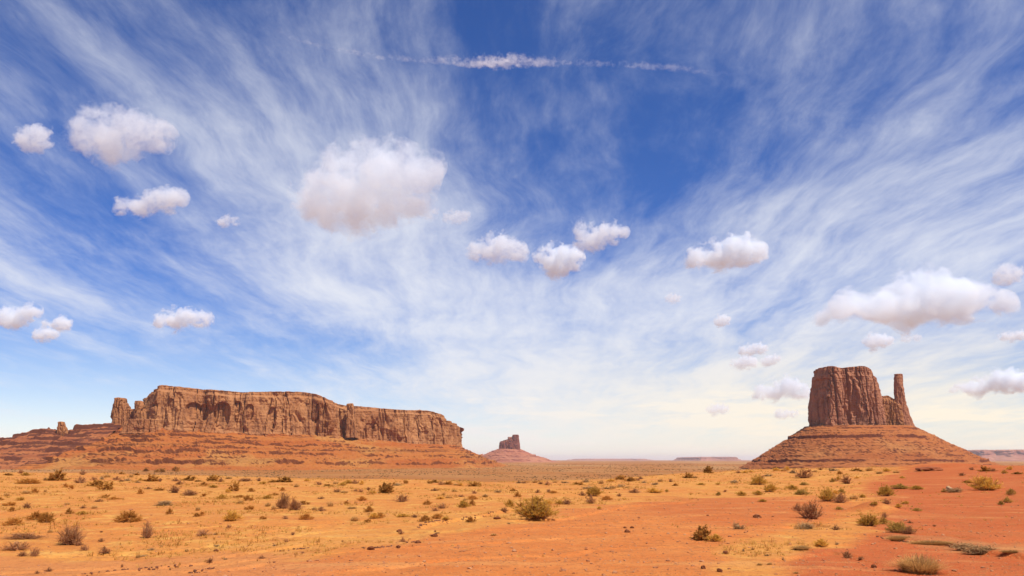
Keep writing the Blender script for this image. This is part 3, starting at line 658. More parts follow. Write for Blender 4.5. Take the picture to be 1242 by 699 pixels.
def shrub_parts(kind, seed, q):
    """unit shrub (half-width 0.5, height 1): wood and foliage geometry. q scales the amount of detail"""
    rng = np.random.default_rng(seed)
    def lv(P, m, ln, wd, jit, lo=0.35, drop=0.0):
        c, d = along(rng, P, m, lo); d = d + rng.normal(size=d.shape) * jit; d /= np.linalg.norm(d, axis=1, keepdims=True)
        d[:, 2] -= drop
        L = ln * rng.uniform(0.6, 1.3, (m, 1)); s = np.cross(d, rng.normal(size=d.shape)); s /= np.maximum(np.linalg.norm(s, axis=1, keepdims=True), 1e-9)
        return blades(c + rng.normal(size=c.shape) * 0.012, d * L, s * wd * rng.uniform(0.7, 1.3, (m, 1)))
    tk = 1.0 / math.sqrt(q)
    if kind in ('green', 'yellow'):
        P = stems(rng, int(70 * q) + 12, lumps=0.35); Q = stems(rng, int(200 * q) + 25, lumps=0.35, lo=0.55)
        return tubes(P, 0.012, 0.004), join([lv(Q, int(3600 * q), 0.075 * tk, 0.008 * tk, 0.35, 0.35), lv(P, int(1400 * q), 0.09 * tk, 0.007 * tk, 0.25, 0.5)])
    if kind == 'dry':
        P = stems(rng, int(110 * q) + 14, lumps=0.4, wob=0.07); c, d = along(rng, P, int(420 * q) + 30, 0.25)
        d = d + rng.normal(size=d.shape) * 0.5; d[:, 2] += 0.3; d /= np.linalg.norm(d, axis=1, keepdims=True); L = rng.uniform(0.12, 0.34, (len(c), 1))
        tw = np.stack([c, c + d * L * 0.5 + rng.normal(size=c.shape) * 0.02, c + d * L], 1)
        return tubes(P, 0.012 * tk, 0.004 * tk), join([tubes(tw, 0.0055 * tk, 0.0025 * tk), lv(P, int(1500 * q), 0.07 * tk, 0.005 * tk, 0.6, 0.3)])
    if kind == 'gold':
        P = stems(rng, int(160 * q) + 20, emin=8, lumps=0.25, lo=0.75)
        return tubes(P[: int(30 * q) + 6], 0.008, 0.003), lv(P, int(4200 * q), 0.09 * tk, 0.009 * tk, 0.35, 0.3)
    if kind == 'sage':
        P = stems(rng, int(60 * q) + 14, lumps=0.45, lo=0.6, emin=5)
        return tubes(P, 0.016, 0.006), lv(P, int(3600 * q), 0.07 * tk, 0.017 * tk, 0.9, 0.3)
    if kind == 'straw':
        n = int(1500 * q); th = rng.uniform(0, 2 * math.pi, n); r0 = 0.26 * np.sqrt(rng.uniform(0, 1, n)); lean = rng.uniform(0.0, 1.0, n) * 0.42
        root = np.stack([r0 * np.cos(th), r0 * np.sin(th), 0 * th], 1); out = np.stack([np.cos(th + rng.normal(size=n) * .5), np.sin(th + rng.normal(size=n) * .5), 0 * th], 1)
        h = rng.uniform(0.5, 1.0, n) * (1.08 - 0.9 * lean); k = 4; u = np.linspace(0, 1, k)
        pts = np.stack([root + out * (lean * v**1.7 * 0.9)[:, None] + np.stack([0 * h, 0 * h, h * (v - 0.18 * v * v * lean / 0.4)], 1) for v in u], 1)
        s = np.cross(out, [0, 0, 1]) * 0.0075 * tk
        Vv, Ff = [], []
        for j in range(k - 1):
            a = 1 - u[j] * 0.85; b = 1 - u[j + 1] * 0.85
            Vv.append(np.stack([pts[:, j] - s * a, pts[:, j] + s * a, pts[:, j + 1] + s * b, pts[:, j + 1] - s * b], 1).reshape(-1, 3)); Ff.append(np.arange(n * 4).reshape(n, 4))
        P = stems(rng, int(40 * q) + 8, emin=30)
        return tubes(P, 0.006, 0.002), join(list(zip(Vv, Ff)))
    if kind == 'pale':
        P = stems(rng, int(150 * q) + 16, emin=2, emax=70, wob=0.16, lo=0.4); c, d = along(rng, P, int(500 * q) + 30, 0.2); d = d + rng.normal(size=d.shape) * 0.9; d /= np.linalg.norm(d, axis=1, keepdims=True)
        L = rng.uniform(0.1, 0.3, (len(c), 1)); tw = np.stack([c, c + d * L * .5 + rng.normal(size=c.shape) * .03, c + d * L], 1); tw[..., 2] = np.maximum(tw[..., 2], 0)
        return tubes(P, 0.014 * tk, 0.005 * tk), join([tubes(tw, 0.008 * tk, 0.003 * tk), lv(P, int(1100 * q), 0.1 * tk, 0.007 * tk, 0.9, 0.2)])
_cache = {}
def proto(kind, var, q):
    key = (kind, var, q)
    if key not in _cache:
        (Vw, Fw), (Vl, Fl) = shrub_parts(kind, hash((kind == 'green', len(kind), ord(kind[0]), var)) % 9999 + var, q)
        wm = M['pale'] if kind == 'pale' else M['wood']
        a = mesh_np('stem', Vw, Fw, wm, False); b = mesh_np('foliage', Vl, Fl, M[kind], False)
        V, F = join([(Vw, Fw), (Vl, Fl)])
        c = mesh_np('desert_shrub', V, F, None, False, None, [wm, M[kind]], np.repeat([0, 1], [len(Fw), len(Fl)]))
        _cache[key] = (a.data, b.data, c.data)
        for o in (a, b, c): bpy.data.objects.remove(o)
    return _cache[key]
NAMES = {'green': 'desert_shrub', 'yellow': 'desert_shrub', 'dry': 'desert_shrub', 'gold': 'desert_shrub', 'sage': 'desert_shrub', 'straw': 'grass_clump', 'pale': 'dead_bush'}
CATS = {'desert_shrub': 'shrub', 'grass_clump': 'grass clump', 'dead_bush': 'dead shrub'}
_cnt = 0
def shrub(px, py, wpx, hpx, kind, label, group=None, P=None, detail=None, depth=1.0):
    """a shrub whose foot shows at (px, py) in the photograph and that is wpx wide, hpx high there"""
    global _cnt; _cnt += 1
    P = on_ground(px, py) if P is None else P
    m = P[1] / FPX * (1 / CT); wd, hh = wpx * m, hpx * m
    big = max(wpx, hpx); q = detail or (1.0 if big > 30 else 0.5 if big > 17 else 0.22 if big > 10 else 0.10 if big > 6 else 0.05)
    sm, lm, cm = proto(kind, _cnt % 3, q); nm = NAMES[kind]
    if big >= 11:
        r = bpy.data.objects.new(nm, None); col.objects.link(r); r.empty_display_size = 0.2
        for n_, d_ in (('stem', sm), ('foliage', lm)):
            o = bpy.data.objects.new(n_, d_); col.objects.link(o); o.parent = r
    else:
        r = bpy.data.objects.new(nm, cm); col.objects.link(r)
    r.location = (P[0], P[1], P[2] - 0.02 * hh); r.scale = (wd * 1.18, wd * 1.18 * depth, hh * 0.92); r.rotation_euler = (0, 0, 0 if depth != 1.0 else random.uniform(0, 6.28))
    tag(r, label, CATS[nm], group); return r
FOOT = 'shrubs along the far edge of the sand flat'
L_ = [
    # near and middle shrubs, each told apart
    (651, 629, 47, 27, 'green', 'largest bushy olive-green shrub, broad mound at the middle of the sand'),
    (85, 661, 31, 23, 'dry', 'spiky brown bare-twigged bush, largest on the bottom left sand'), (155, 633, 28, 13, 'gold', 'round golden-orange dome of dry grass on the yellow sand'),
    (56, 634, 15, 13, 'gold', 'small golden bush beside the flatter golden one, left edge of sand'), (44, 631, 16, 10, 'gold', 'flat golden clump just behind the small golden bush at left'), (16, 637, 20, 8, 'gold', 'low golden mat of dry grass nearest the left border'),
    (28, 654, 56, 7, 'dry', 'long low strip of brown brush lying across the sand at far left', 0.4), (20, 667, 28, 10, 'dry', 'ragged low brown bush at left border below the long strip'), (41, 675, 12, 11, 'dry', 'small upright twiggy bush, lowest one at bottom left'), (27, 675, 12, 6, 'dry', 'flat scrap of brush beside the lowest twiggy bush at bottom left'),
    (126, 672, 14, 8, 'dry', 'small scraggly bush to the lower right of the spiky brown bush'), (103, 668, 11, 7, 'dry', 'low brush at the right foot of the spiky brown bush'), (95, 662, 12, 5, 'dry', 'tiny brown brush touching the spiky brown bush'),
    (178, 653, 13, 20, 'dry', 'thin upright sprig of bare twigs right of the golden dome'), (246, 650, 16, 8, 'dry', 'small dark bowl-shaped shrub on bare orange sand'), (281, 632, 22, 12, 'green', 'rounded grey-green shrub on yellow sand left of the twin brown bushes'),
    (199, 613, 20, 7, 'pale', 'bleached dead brush lying flat on the yellow sand'), (343, 617, 17, 20, 'dry', 'taller of the twin brown bushes on the yellow sand'), (357, 619, 18, 14, 'dry', 'lower darker one of the twin brown bushes on yellow sand'),
    (468, 598, 20, 13, 'sage', 'dark round shrub on the far sand edge below the mesa cliff'), (487, 609, 16, 10, 'dry', 'brown rounded bush right of and nearer than the dark round shrub'), (562, 616, 14, 9, 'green', 'pale green wispy shrub above the erosion crack'), (537, 617, 12, 6, 'dry', 'dark low bush beside the wispy shrub above the crack'), (528, 620, 10, 4, 'dry', 'small flat dark bush left of the wispy shrub above the crack'), (618, 615, 11, 9, 'green', 'small wispy shrub left of the large olive shrub'),
    (717, 611, 12, 10, 'dry', 'brown bush close in front of a taller wispy green one'), (721, 602, 17, 13, 'green', 'wispy green shrub behind a brown bush, right of the large olive shrub'), (688, 612, 15, 6, 'dry', 'low reddish brush just right of the large olive shrub'), (770, 598, 15, 5, 'dry', 'left of two low brown mats on the far edge of the orange track'), (794, 598, 19, 6, 'green', 'right of two low mats on the far edge of the orange track'),
    (753, 582, 13, 6, 'sage', 'left of two dark shrubs standing on the rim above the plain'), (765, 584, 12, 6, 'sage', 'right of two dark shrubs standing on the rim above the plain'), (835, 580, 12, 7, 'sage', 'dark shrub on the rim left of the small upright one'), (859, 574, 11, 10, 'sage', 'small upright dark shrub standing alone on the rim against the plain'),
    (920, 588, 19, 11, 'green', 'rounded olive shrub below the left foot of the mitten butte'), (935, 597, 15, 11, 'green', 'olive shrub nearer than its twin below the butte\'s left foot'), (961, 594, 13, 6, 'green', 'small dark green clump on yellow sand below the butte'), (972, 600, 17, 6, 'yellow', 'low yellowish mound of brush below the butte'),
    (852, 655, 23, 17, 'sage', 'dark olive bush alone on the orange gravel, its taller clump'), (868, 657, 17, 9, 'green', 'trailing lower clump of the dark olive bush on orange gravel'), (896, 642, 12, 11, 'pale', 'small bleached twiggy sprig on the gravel right of the olive bush'),
    (975, 580, 20, 11, 'dry', 'brown rounded bush directly under the left slope of the butte'), (1027, 587, 15, 10, 'dry', 'small greyish bush under the middle of the butte'), (1004, 608, 20, 15, 'green', 'feathery green bush, left half of a pair on the sand'), (1019, 610, 18, 12, 'dry', 'brown bush, right half of a pair with a feathery green one'),
    (984, 630, 28, 21, 'dry', 'dense reddish-brown bush on bare red soil edge'), (968, 620, 14, 9, 'dry', 'straggling twigs on the left of the dense reddish-brown bush'), (977, 642, 21, 11, 'pale', 'grey half-dead bush in front of the dense reddish-brown one'), (1014, 643, 9, 6, 'dry', 'tiny dark shrub on sand right of the half-dead bush'),
    (1074, 602, 19, 13, 'green', 'olive bush at the edge of the red soil'), (1092, 593, 20, 6, 'yellow', 'low yellowish strip of brush behind the olive bush on red soil'), (1112, 594, 15, 5, 'green', 'short green strip of brush at the end of the yellowish one'), (1197, 595, 32, 18, 'green', 'broad greenish bush with a dark shadow on the far red soil'), (1194, 572, 13, 7, 'sage', 'small dark shrub on the red rise at the butte\'s right foot'), (1226, 601, 9, 8, 'yellow', 'small yellowish bush right of the broad greenish bush'), (1158, 597, 17, 8, 'pale', 'pale dead clump beside a pale boulder on red soil'),
    (1054, 638, 25, 14, 'green', 'grey-green mound bush with dark foot beside the red mound'), (1090, 646, 27, 13, 'yellow', 'bright yellow-green mat of brush right of the grey-green mound bush'), (1102, 648, 18, 9, 'dry', 'brown front edge brush of the yellow-green mat'), (1072, 636, 11, 8, 'yellow', 'small yellow tuft between the grey-green mound and the yellow mat'), (1073, 628, 8, 6, 'dry', 'tiny dark bush on the crown of the red mound'),
    (996, 663, 17, 9, 'green', 'small olive bush on the yellow sand at lower right'), (972, 667, 22, 6, 'straw', 'sparse flat straw mat left of the small olive bush at lower right'), (1027, 677, 15, 9, 'dry', 'thin brown bush on the border of red soil at lower right'), (1044, 679, 8, 4, 'dry', 'tiny brown sprig right of the thin brown bush'),
    (1115, 695, 54, 23, 'straw', 'big arching clump of straw-coloured grass on the red soil, nearest plant'), (1190, 671, 42, 12, 'pale', 'bleached tangled heap of dead brush along the red bank', 0.5), (1168, 667, 30, 8, 'pale', 'left flank of bleached dead brush sloping off the tangled heap', 0.4),
    (1130, 661, 56, 6, 'straw', 'long low bar of dry grey grass along the red bank', 0.2), (1092, 657, 34, 7, 'straw', 'left end of the dry grass bar, below the yellow mat', 0.3), (1225, 672, 26, 4, 'straw', 'thin dry grass fringe at the right border of the red bank', 0.3),
    # the far edge, below the mesa
    (70, 583, 20, 13, 'sage', 'dark green bush standing alone, far left edge of the sand'), (118, 590, 17, 9, 'sage', 'dark shrub, upper left of a touching pair on the far sand'), (129, 594, 16, 11, 'sage', 'dark shrub, lower right of a touching pair on the far sand'), (184, 584, 16, 9, 'sage', 'dark flat-topped shrub below the left end of the mesa'),
    (213, 572, 9, 6, 'sage', 'right one of three tiny dark bushes at the foot of the scree'), (195, 573, 11, 6, 'sage', 'middle one of three tiny dark bushes at the foot of the scree'), (176, 572, 7, 5, 'sage', 'left one of three tiny dark bushes at the foot of the scree'), (258, 584, 14, 9, 'sage', 'round dark bush below the mesa centre, like a ball'), (285, 596, 11, 14, 'sage', 'narrow upright dark bush, tallest below the mesa'), (228, 583, 14, 6, 'sage', 'flat dark bush left of the ball-shaped one below the mesa'),
    (212, 598, 17, 9, 'dry', 'brown bush behind the bleached dead brush'), (230, 601, 18, 7, 'dry', 'low wide brown bush right of another behind the bleached brush'), (97, 586, 15, 8, 'dry', 'brown scrub left of the touching dark pair'), (347, 585, 17, 8, 'sage', 'dark bush with a dark line of brush running left of it'), (335, 585, 24, 3, 'sage', 'dark thin line of brush left of a dark bush'), (577, 590, 18, 5, 'sage', 'flat dark bush on the far rim below the mesa\'s right end'), (297, 584, 19, 4, 'dry', 'flat brown streak of brush right of the ball-shaped bush'), (34, 587, 24, 7, 'gold', 'pale golden scrub at the far left edge of the sand'),
]
placed = []
for it in L_:
    px, py, wp, hp, kd, lb = it[:6]; o = shrub(px, py, wp, hp, kd, lb, depth=it[6] if len(it) > 6 else 1.0); placed.append((px, py, max(wp, 8)))
# smaller look-alikes scattered over the sand
rs_ = random.Random(5)
SMALL = {
    'far': ('small dark scrub among many along the far edge of the sand', 'small dark scrub along the far sand edge'),
    'left': ('small dry tuft among many on the yellow sand below the long mesa', 'small dry tufts on the yellow sand'),
    'right': ('small olive tuft among many on the sand below the mitten butte', 'small tufts on the sand below the mitten butte'),
    'near': ('tiny dry sprig on the bare foreground soil', 'tiny sprigs on the foreground soil'),
}
cy_ = [(-20, 573), (150, 575), (300, 580), (450, 584), (600, 587), (740, 583), (860, 575), (900, 572), (1000, 570), (1100, 572), (1260, 568)]
def crest_y(x): return np.interp(x, [q[0] for q in cy_], [q[1] for q in cy_])
n_small = 0
while n_small < 270:
    x = rs_.uniform(-10, 1252); k = rs_.random(); y0 = crest_y(x)
    if k < 0.45: x += rs_.gauss(0, 4); y = y0 + abs(rs_.gauss(0, 7)); w_, h_ = rs_.uniform(5, 11), rs_.uniform(2.5, 5.5); kd = rs_.choice(['sage', 'dry', 'dry', 'green', 'straw', 'pale']); key = 'far'
    elif k < 0.88:
        y = y0 + rs_.uniform(8, 50); s = (y - 560) / 50; w_, h_ = rs_.uniform(5, 12) * (0.6 + 0.5 * s), rs_.uniform(2.5, 6) * (0.6 + 0.5 * s)
        key = 'left' if x < 800 else 'right'; kd = rs_.choice(['dry', 'gold', 'gold', 'straw', 'green']) if x < 800 else rs_.choice(['green', 'yellow', 'green', 'dry', 'straw'])
    else: y = rs_.uniform(630, 697); w_, h_ = rs_.uniform(3, 9), rs_.uniform(2, 5); kd = rs_.choice(['dry', 'dry', 'straw', 'pale']); key = 'near'
    if rs_.random() < 0.75 and float(noise(x / 70, y / 14, 3.3)) < 0.0: continue
    if y > 698 or any(abs(x - a) < c * 0.6 and abs(y - b) < 7 for a, b, c in placed): continue
    g = flat(x, y); G = float(z_gravel(np.array([g[0]]), np.array([g[1]]))[0]); Rr = float(z_red(np.array([g[0]]), np.array([g[1]]))[0])
    if rs_.random() < (0.93 * G if key != 'far' else 0.7 * G) or rs_.random() < 0.75 * Rr: continue
    shrub(x, y, w_, h_, kd, SMALL[key][0], SMALL[key][1]); placed.append((x, y, w_)); n_small += 1

# ------------------------------------------------------------------ stuff: sparse dry grass, low scrub far off, pebbles
rng = np.random.default_rng(3)
def scatter(n, rmin, rmax, amax=40):
    u = rng.uniform(0, 1, n); r = np.exp(np.log(rmin) + (np.log(rmax) - np.log(rmin)) * u); a = np.radians(rng.uniform(-amax, amax, n))
    return r * np.sin(a), r * np.cos(a)
x, y = scatter(60000, 11, 150)
keep = (fbm(x / 5, y / 5, 2.0, 4) > 0.16) & (rng.uniform(0, 1, len(x)) > 0.96 * z_gravel(x, y)) & (rng.uniform(0, 1, len(x)) > 0.92 * z_red(x, y)) & (rng.uniform(0, 1, len(x)) > 0.9 * z_left(x, y)) & (rng.uniform(0, 1, len(x)) > 0.5 * (1 - sstep(24, 40, np.hypot(x, y))))
x, y = x[keep][:11000], y[keep][:11000]; z = ground_z(x, y); n = len(x); rr_ = np.hypot(x, y)
k = 7; size = np.clip(rng.lognormal(-3.05, 0.45, n), 0.02, 0.12) * (1 + rr_ / 100)
root = np.repeat(np.stack([x, y, z - 0.01], 1), k, 0); sz = np.repeat(size, k)
th = rng.uniform(0, 6.28, n * k); ln_ = rng.uniform(0.2, 1.0, n * k)
d = np.stack([np.cos(th) * ln_, np.sin(th) * ln_, rng.uniform(0.5, 1.0, n * k)], 1) * sz[:, None]
root[:, :2] += rng.normal(size=(n * k, 2)) * sz[:, None] * 0.35
s = np.stack([-np.sin(th), np.cos(th), 0 * th], 1) * (0.0045 * np.repeat(1 + rr_ / 22, k))[:, None]
V, F = blades(root, d, s)
M['grass'] = leaf_mat('sun_bleached_grass', (0.577, 0.300, 0.070), (0.638, 0.367, 0.089), (0.474, 0.213, 0.056), 0.4)
tag(mesh_np('dry_grass', V, F, M['grass']), 'sparse sun-bleached grass over the yellow sand', 'grass', kind='stuff')
def lumps(name, x, y, z, size, mat, squash=0.6):
    n = len(x); ico = np.array([[0, 0, 1], [.89, 0, .45], [.28, .85, .45], [-.72, .53, .45], [-.72, -.53, .45], [.28, -.85, .45], [.72, .53, -.45], [-.28, .85, -.45], [-.89, 0, -.45], [-.28, -.85, -.45], [.72, -.53, -.45], [0, 0, -1]])
    fa = np.array([[0, 1, 2], [0, 2, 3], [0, 3, 4], [0, 4, 5], [0, 5, 1], [1, 6, 2], [2, 7, 3], [3, 8, 4], [4, 9, 5], [5, 10, 1], [6, 7, 2], [7, 8, 3], [8, 9, 4], [9, 10, 5], [10, 6, 1], [11, 7, 6], [11, 8, 7], [11, 9, 8], [11, 10, 9], [11, 6, 10]])
    th = rng.uniform(0, 6.28, n); c_, s_ = np.cos(th), np.sin(th)
    v = ico[None] * (1 + rng.normal(size=(n, 12, 3)) * 0.22) * np.array([1.25, 0.85, squash]) * size[:, None, None]
    V = np.stack([v[..., 0] * c_[:, None] - v[..., 1] * s_[:, None] + x[:, None], v[..., 0] * s_[:, None] + v[..., 1] * c_[:, None] + y[:, None], v[..., 2] + (z + size * squash * 0.35)[:, None]], -1)
    return mesh_np(name, V.reshape(-1, 3), (fa[None] + 12 * np.arange(n)[:, None, None]).reshape(-1, 3), mat)
def stone_mat(name, a, b):
    m, t, p = principled(name); P = pos(t); n_ = t.noise(P, 6.0, 3, 0.6); t.link(t.mix(n_.step(0.35, 0.65), a, b), p.inputs['Base Color']); bump(t, p, t.noise(P, 25, 3, 0.7), 0.5, 0.02); return m
M['pebble'] = stone_mat('red_pebble', (0.30, 0.11, 0.045), (0.46, 0.22, 0.10))
M['scrub'] = leaf_mat('far_scrub', (0.15, 0.085, 0.035), (0.20, 0.115, 0.045), (0.11, 0.07, 0.03))
x, y = scatter(26000, 8, 48); ok = rng.uniform(0, 1, len(x)) < 0.12 + 0.5 * np.maximum(z_gravel(x, y), 0.8 * z_red(x, y))
x, y = x[ok], y[ok]; size = np.minimum(rng.lognormal(-4.6, 0.5, len(x)), 0.05) * (0.8 + np.hypot(x, y) / 60)
tag(lumps('gravel', x, y, ground_z(x, y), size, M['pebble']), 'scattered red pebbles on the bare soil', 'gravel', kind='stuff')
x, y = scatter(26000, 260, 4200, 38); ok = fbm(x / 160, y / 160, 5.0, 3) > -0.15; x, y = x[ok], y[ok]
size = rng.uniform(0.35, 0.95, len(x)) * (0.7 + np.hypot(x, y) / 2600)
tag(lumps('scrub_cover', x, y, ground_z(x, y), size, M['scrub'], 0.55), 'low scrub dotting the plain below the rim', 'scrub', kind='stuff')

# dark lumps added along the little cracks in place of their shade
cxs, cys = [], []
for pl in ([(504, 646), (509, 642), (516, 638), (530, 635), (545, 632), (560, 630), (575, 627), (582, 626)], [(586, 625), (600, 622), (620, 619)], [(310, 669), (340, 666), (375, 662)], [(105, 692), (150, 687), (215, 681), (235, 680)], [(215, 697), (240, 693), (262, 690)], [(450, 667), (483, 662), (507, 658), (530, 651)], [(1065, 652), (1110, 659), (1150, 662), (1175, 668)], [(300, 690), (330, 684)]):
    for (a, b) in zip(pl[:-1], pl[1:]):
        A, B = flat(*a), flat(*b); nn = int(np.linalg.norm(B - A) / 0.05) + 2; u = rng.uniform(0, 1, nn)
        q = A[None] * (1 - u[:, None]) + B[None] * u[:, None] + rng.normal(size=(nn, 2)) * np.array([0.03, 0.06]); cxs.append(q[:, 0]); cys.append(q[:, 1])
x, y = np.concatenate(cxs), np.concatenate(cys); ok = fbm(x / 0.9, y / 0.9, 4.4, 2) > -0.18; x, y = x[ok], y[ok]
M['crack_shade'] = stone_mat('crack_shade_dark', (0.13, 0.05, 0.025), (0.22, 0.085, 0.04))
tag(lumps('crack_shade_lumps', x, y, ground_z(x, y), rng.uniform(0.010, 0.034, len(x)), M['crack_shade'], 0.7), 'dark lumps in place of shade along thin cracks in the soil', 'crack_shade', kind='stuff')

# ------------------------------------------------------------------ single stones
import bmesh
def boulder(px, py, wpx, hpx, mat, label, seed, cat='rock'):
    P = on_ground(px, py); m = P[1] / FPX; r = np.random.default_rng(seed)
    bm = bmesh.new(); bmesh.ops.create_icosphere(bm, subdivisions=4, radius=0.5)
    for v in bm.verts:
        c = np.array(v.co); k = 1 + 0.35 * float(noise(*(c * 2.3 + seed))) + 0.16 * float(noise(*(c * 6 + seed))) + 0.06 * float(noise(*(c * 15 + seed)))
        v.co = c * k
    me = bpy.data.meshes.new('boulder'); bm.to_mesh(me); bm.free(); me.materials.append(mat)
    o = bpy.data.objects.new('boulder', me); col.objects.link(o)
    o.location = (P[0], P[1], P[2] + hpx * m * 0.22); o.scale = (wpx * m, wpx * m * 0.8, hpx * m * 1.3); o.rotation_euler = (0, 0, r.uniform(0, 6))
    tag(o, label, cat); return o
M['pale_stone'] = stone_mat('pale_stone', (0.36, 0.21, 0.10), (0.46, 0.28, 0.14)); M['red_stone'] = stone_mat('red_stone', (0.225, 0.058, 0.019), (0.279, 0.086, 0.030)); M['dark_stone'] = stone_mat('dark_clod', (0.133, 0.040, 0.015), (0.179, 0.058, 0.019))
boulder(1152, 596, 9, 6, M['pale_stone'], 'pale boulder on the red soil left of the broad greenish bush', 3)
boulder(1128, 571, 34, 5, M['red_stone'], 'flat dark-edged red ledge rock on the rise at the butte\'s foot', 11)
for (px, py, wp, hp, lb, sd) in [(450, 667, 8, 4, 'dark clod, nearest of a row of clods along the orange track edge', 1), (483, 664, 6, 2.5, 'dark clod, second in the row along the orange track edge', 2), (507, 659, 7, 3, 'dark clod in the middle of the row along the track edge', 3), (527, 651, 8, 3, 'dark clod, farthest of the row along the track edge', 4), (484, 645, 7, 3, 'dark clod below the start of the erosion crack', 5), (603, 630, 8, 3, 'dark clod left of the large olive shrub', 6),
                             (761, 646, 7, 3, 'larger dark stone, front of three on the orange gravel', 7), (758, 641, 4, 2, 'small dark stone, back left of three on the orange gravel', 8), (767, 641, 5, 2.5, 'small dark stone, back right of three on the orange gravel', 9), (918, 628, 9, 4, 'dark stone on the red patch above the twiggy sprig', 10), (853, 690, 6, 4, 'small dark stone at the bottom edge of the gravel', 12), (873, 694, 7, 4, 'dark stone in the nearest gravel beside a smaller stone', 13), (1060, 689, 7, 4, 'dark clod on red soil left of the straw grass clump', 14), (880, 672, 9, 4, 'flat dark stone in the gravel below the olive bush', 15), (262, 669, 5, 3, 'lone dark pebble-like stone on the lower left sand', 16)]:
    boulder(px, py, wp, hp, M['dark_stone'], lb, sd)

# ------------------------------------------------------------------ cumulus clouds: lit volumes at their real height
def cloud_mat(name, dens, blobs, lam, hh):
    """droplet density: a sum of soft lobes eaten into by billowy noise"""
    m = bpy.data.materials.new(name); m.use_nodes = True; t = NT(m.node_tree)
    P = t.node('ShaderNodeTexCoord').outputs['Object']; tot = None
    for (c, r) in blobs:
        n = t.node('ShaderNodeVectorMath', operation='DISTANCE'); t.link(P, n.inputs[0]); n.inputs[1].default_value = tuple(c)
        q = t.x(n.outputs['Value']) * (1.0 / r); g = (q * q * -0.9).exp(); tot = g if tot is None else tot + g
    tot = tot._m('MINIMUM', 1.0)
    n0 = t.noise(P, 0.45 / lam, 3, 0.5); n1 = t.noise(P, 1.0 / lam, 9, 0.60, 0.4); n2 = t.noise(P, 4.0 / lam, 4, 0.6)
    f = tot * 1.0 + (n0 - 0.5) * 1.9 + (n1 - 0.5) * 4.0 + (n2 - 0.5) * 1.5
    zl = t.sep(P)[2]
    f = f - (1.0 - zl.step(-0.55 * hh, -0.25 * hh)) * 0.55
    d = f.step(0.45, 1.15) * dens
    v = t.node('ShaderNodeVolumePrincipled'); v.inputs['Color'].default_value = (0.925, 0.966, 1.0, 1); v.inputs['Anisotropy'].default_value = 0.0
    t.link(d, v.inputs['Density'])
    t.link(v.outputs[0], t.node('ShaderNodeOutputMaterial').inputs['Volume']); m.cycles.volume_step_rate = 0.22; return m
def puffs_mesh(name, C, Rd, vox, amp, lam, mat, seed):
    bm = bmesh.new()
    for c, r in zip(C, Rd):
        q = bmesh.ops.create_icosphere(bm, subdivisions=2, radius=r)['verts']
        for v in q: v.co = (v.co.x + c[0], v.co.y + c[1], v.co.z + c[2])
    me = bpy.data.meshes.new(name); bm.to_mesh(me); bm.free()
    tmp = bpy.data.objects.new(name, me); col.objects.link(tmp)
    md = tmp.modifiers.new('union', 'REMESH'); md.mode = 'VOXEL'; md.voxel_size = vox
    dg = bpy.context.evaluated_depsgraph_get(); out = bpy.data.meshes.new_from_object(tmp.evaluated_get(dg))
    bpy.data.objects.remove(tmp); bpy.data.meshes.remove(me)
    n = len(out.vertices); V = np.empty(n * 3, np.float32); out.vertices.foreach_get('co', V); V = V.reshape(-1, 3).astype(float)
    Nn = np.empty(n * 3, np.float32); out.vertices.foreach_get('normal', Nn); Nn = Nn.reshape(-1, 3)
    d = 0; a = amp; l = lam
    for o_ in range(4):
        d = d + a * (np.abs(noise(V[:, 0] / l + seed, V[:, 1] / l, V[:, 2] / l + 3 * o_)) * 2 - 0.55); a *= 0.55; l *= 0.48
    V = V + Nn * d[:, None]
    out.vertices.foreach_set('co', V.astype(np.float32).ravel()); out.name = name; out.materials.clear(); out.materials.append(mat)
    out.polygons.foreach_set('use_smooth', np.ones(len(out.polygons), bool)); out.update()
    o = bpy.data.objects.new(name, out); col.objects.link(o); return o
def cumulus(x0, x1, y0, y1, label, seed, blobs=None, tau=7.0, alt=1700.0, flatb=0.5, group=None):
    r = np.random.default_rng(seed); d = ray((x0 + x1) / 2, y1); k = (alt - EYE) / d[2]; Y = d[1] * k
    A, B, T = at(x0, y1, Y), at(x1, y1, Y), at((x0 + x1) / 2, y0, Y); wd, hh = B[0] - A[0], T[2] - alt
    bl = blobs or [(r.uniform(0.15, 0.85), r.uniform(0.25, 0.7), r.uniform(0.12, 0.2)) for _ in range(6)]
    ctr = np.array([(A[0] + B[0]) / 2, Y, alt + hh / 2]); lob = []
    for (u, v, s) in bl:                       # lobes: across, up, size (share of the width)
        lob.append((np.array([A[0] + wd * u, Y + r.normal() * wd * 0.05, alt + hh * v]) - ctr, s * wd))
    C = np.array([c for c, _ in lob]); Rd = np.array([q * 1.7 for _, q in lob])
    lob = [(c, q * 1.12) for c, q in lob]
    mat = cloud_mat('cloud_droplets', tau * 1.45 / (0.5 * min(wd, 2.2 * hh)), lob, wd * (0.15 if wd > 1.6 * hh else 0.2), hh)
    o = puffs_mesh('cumulus_cloud', C, Rd, wd / 30, wd * 0.004, wd * 0.2, mat, seed * 1.7); o.location = ctr
    tag(o, label, 'cloud', group); return o
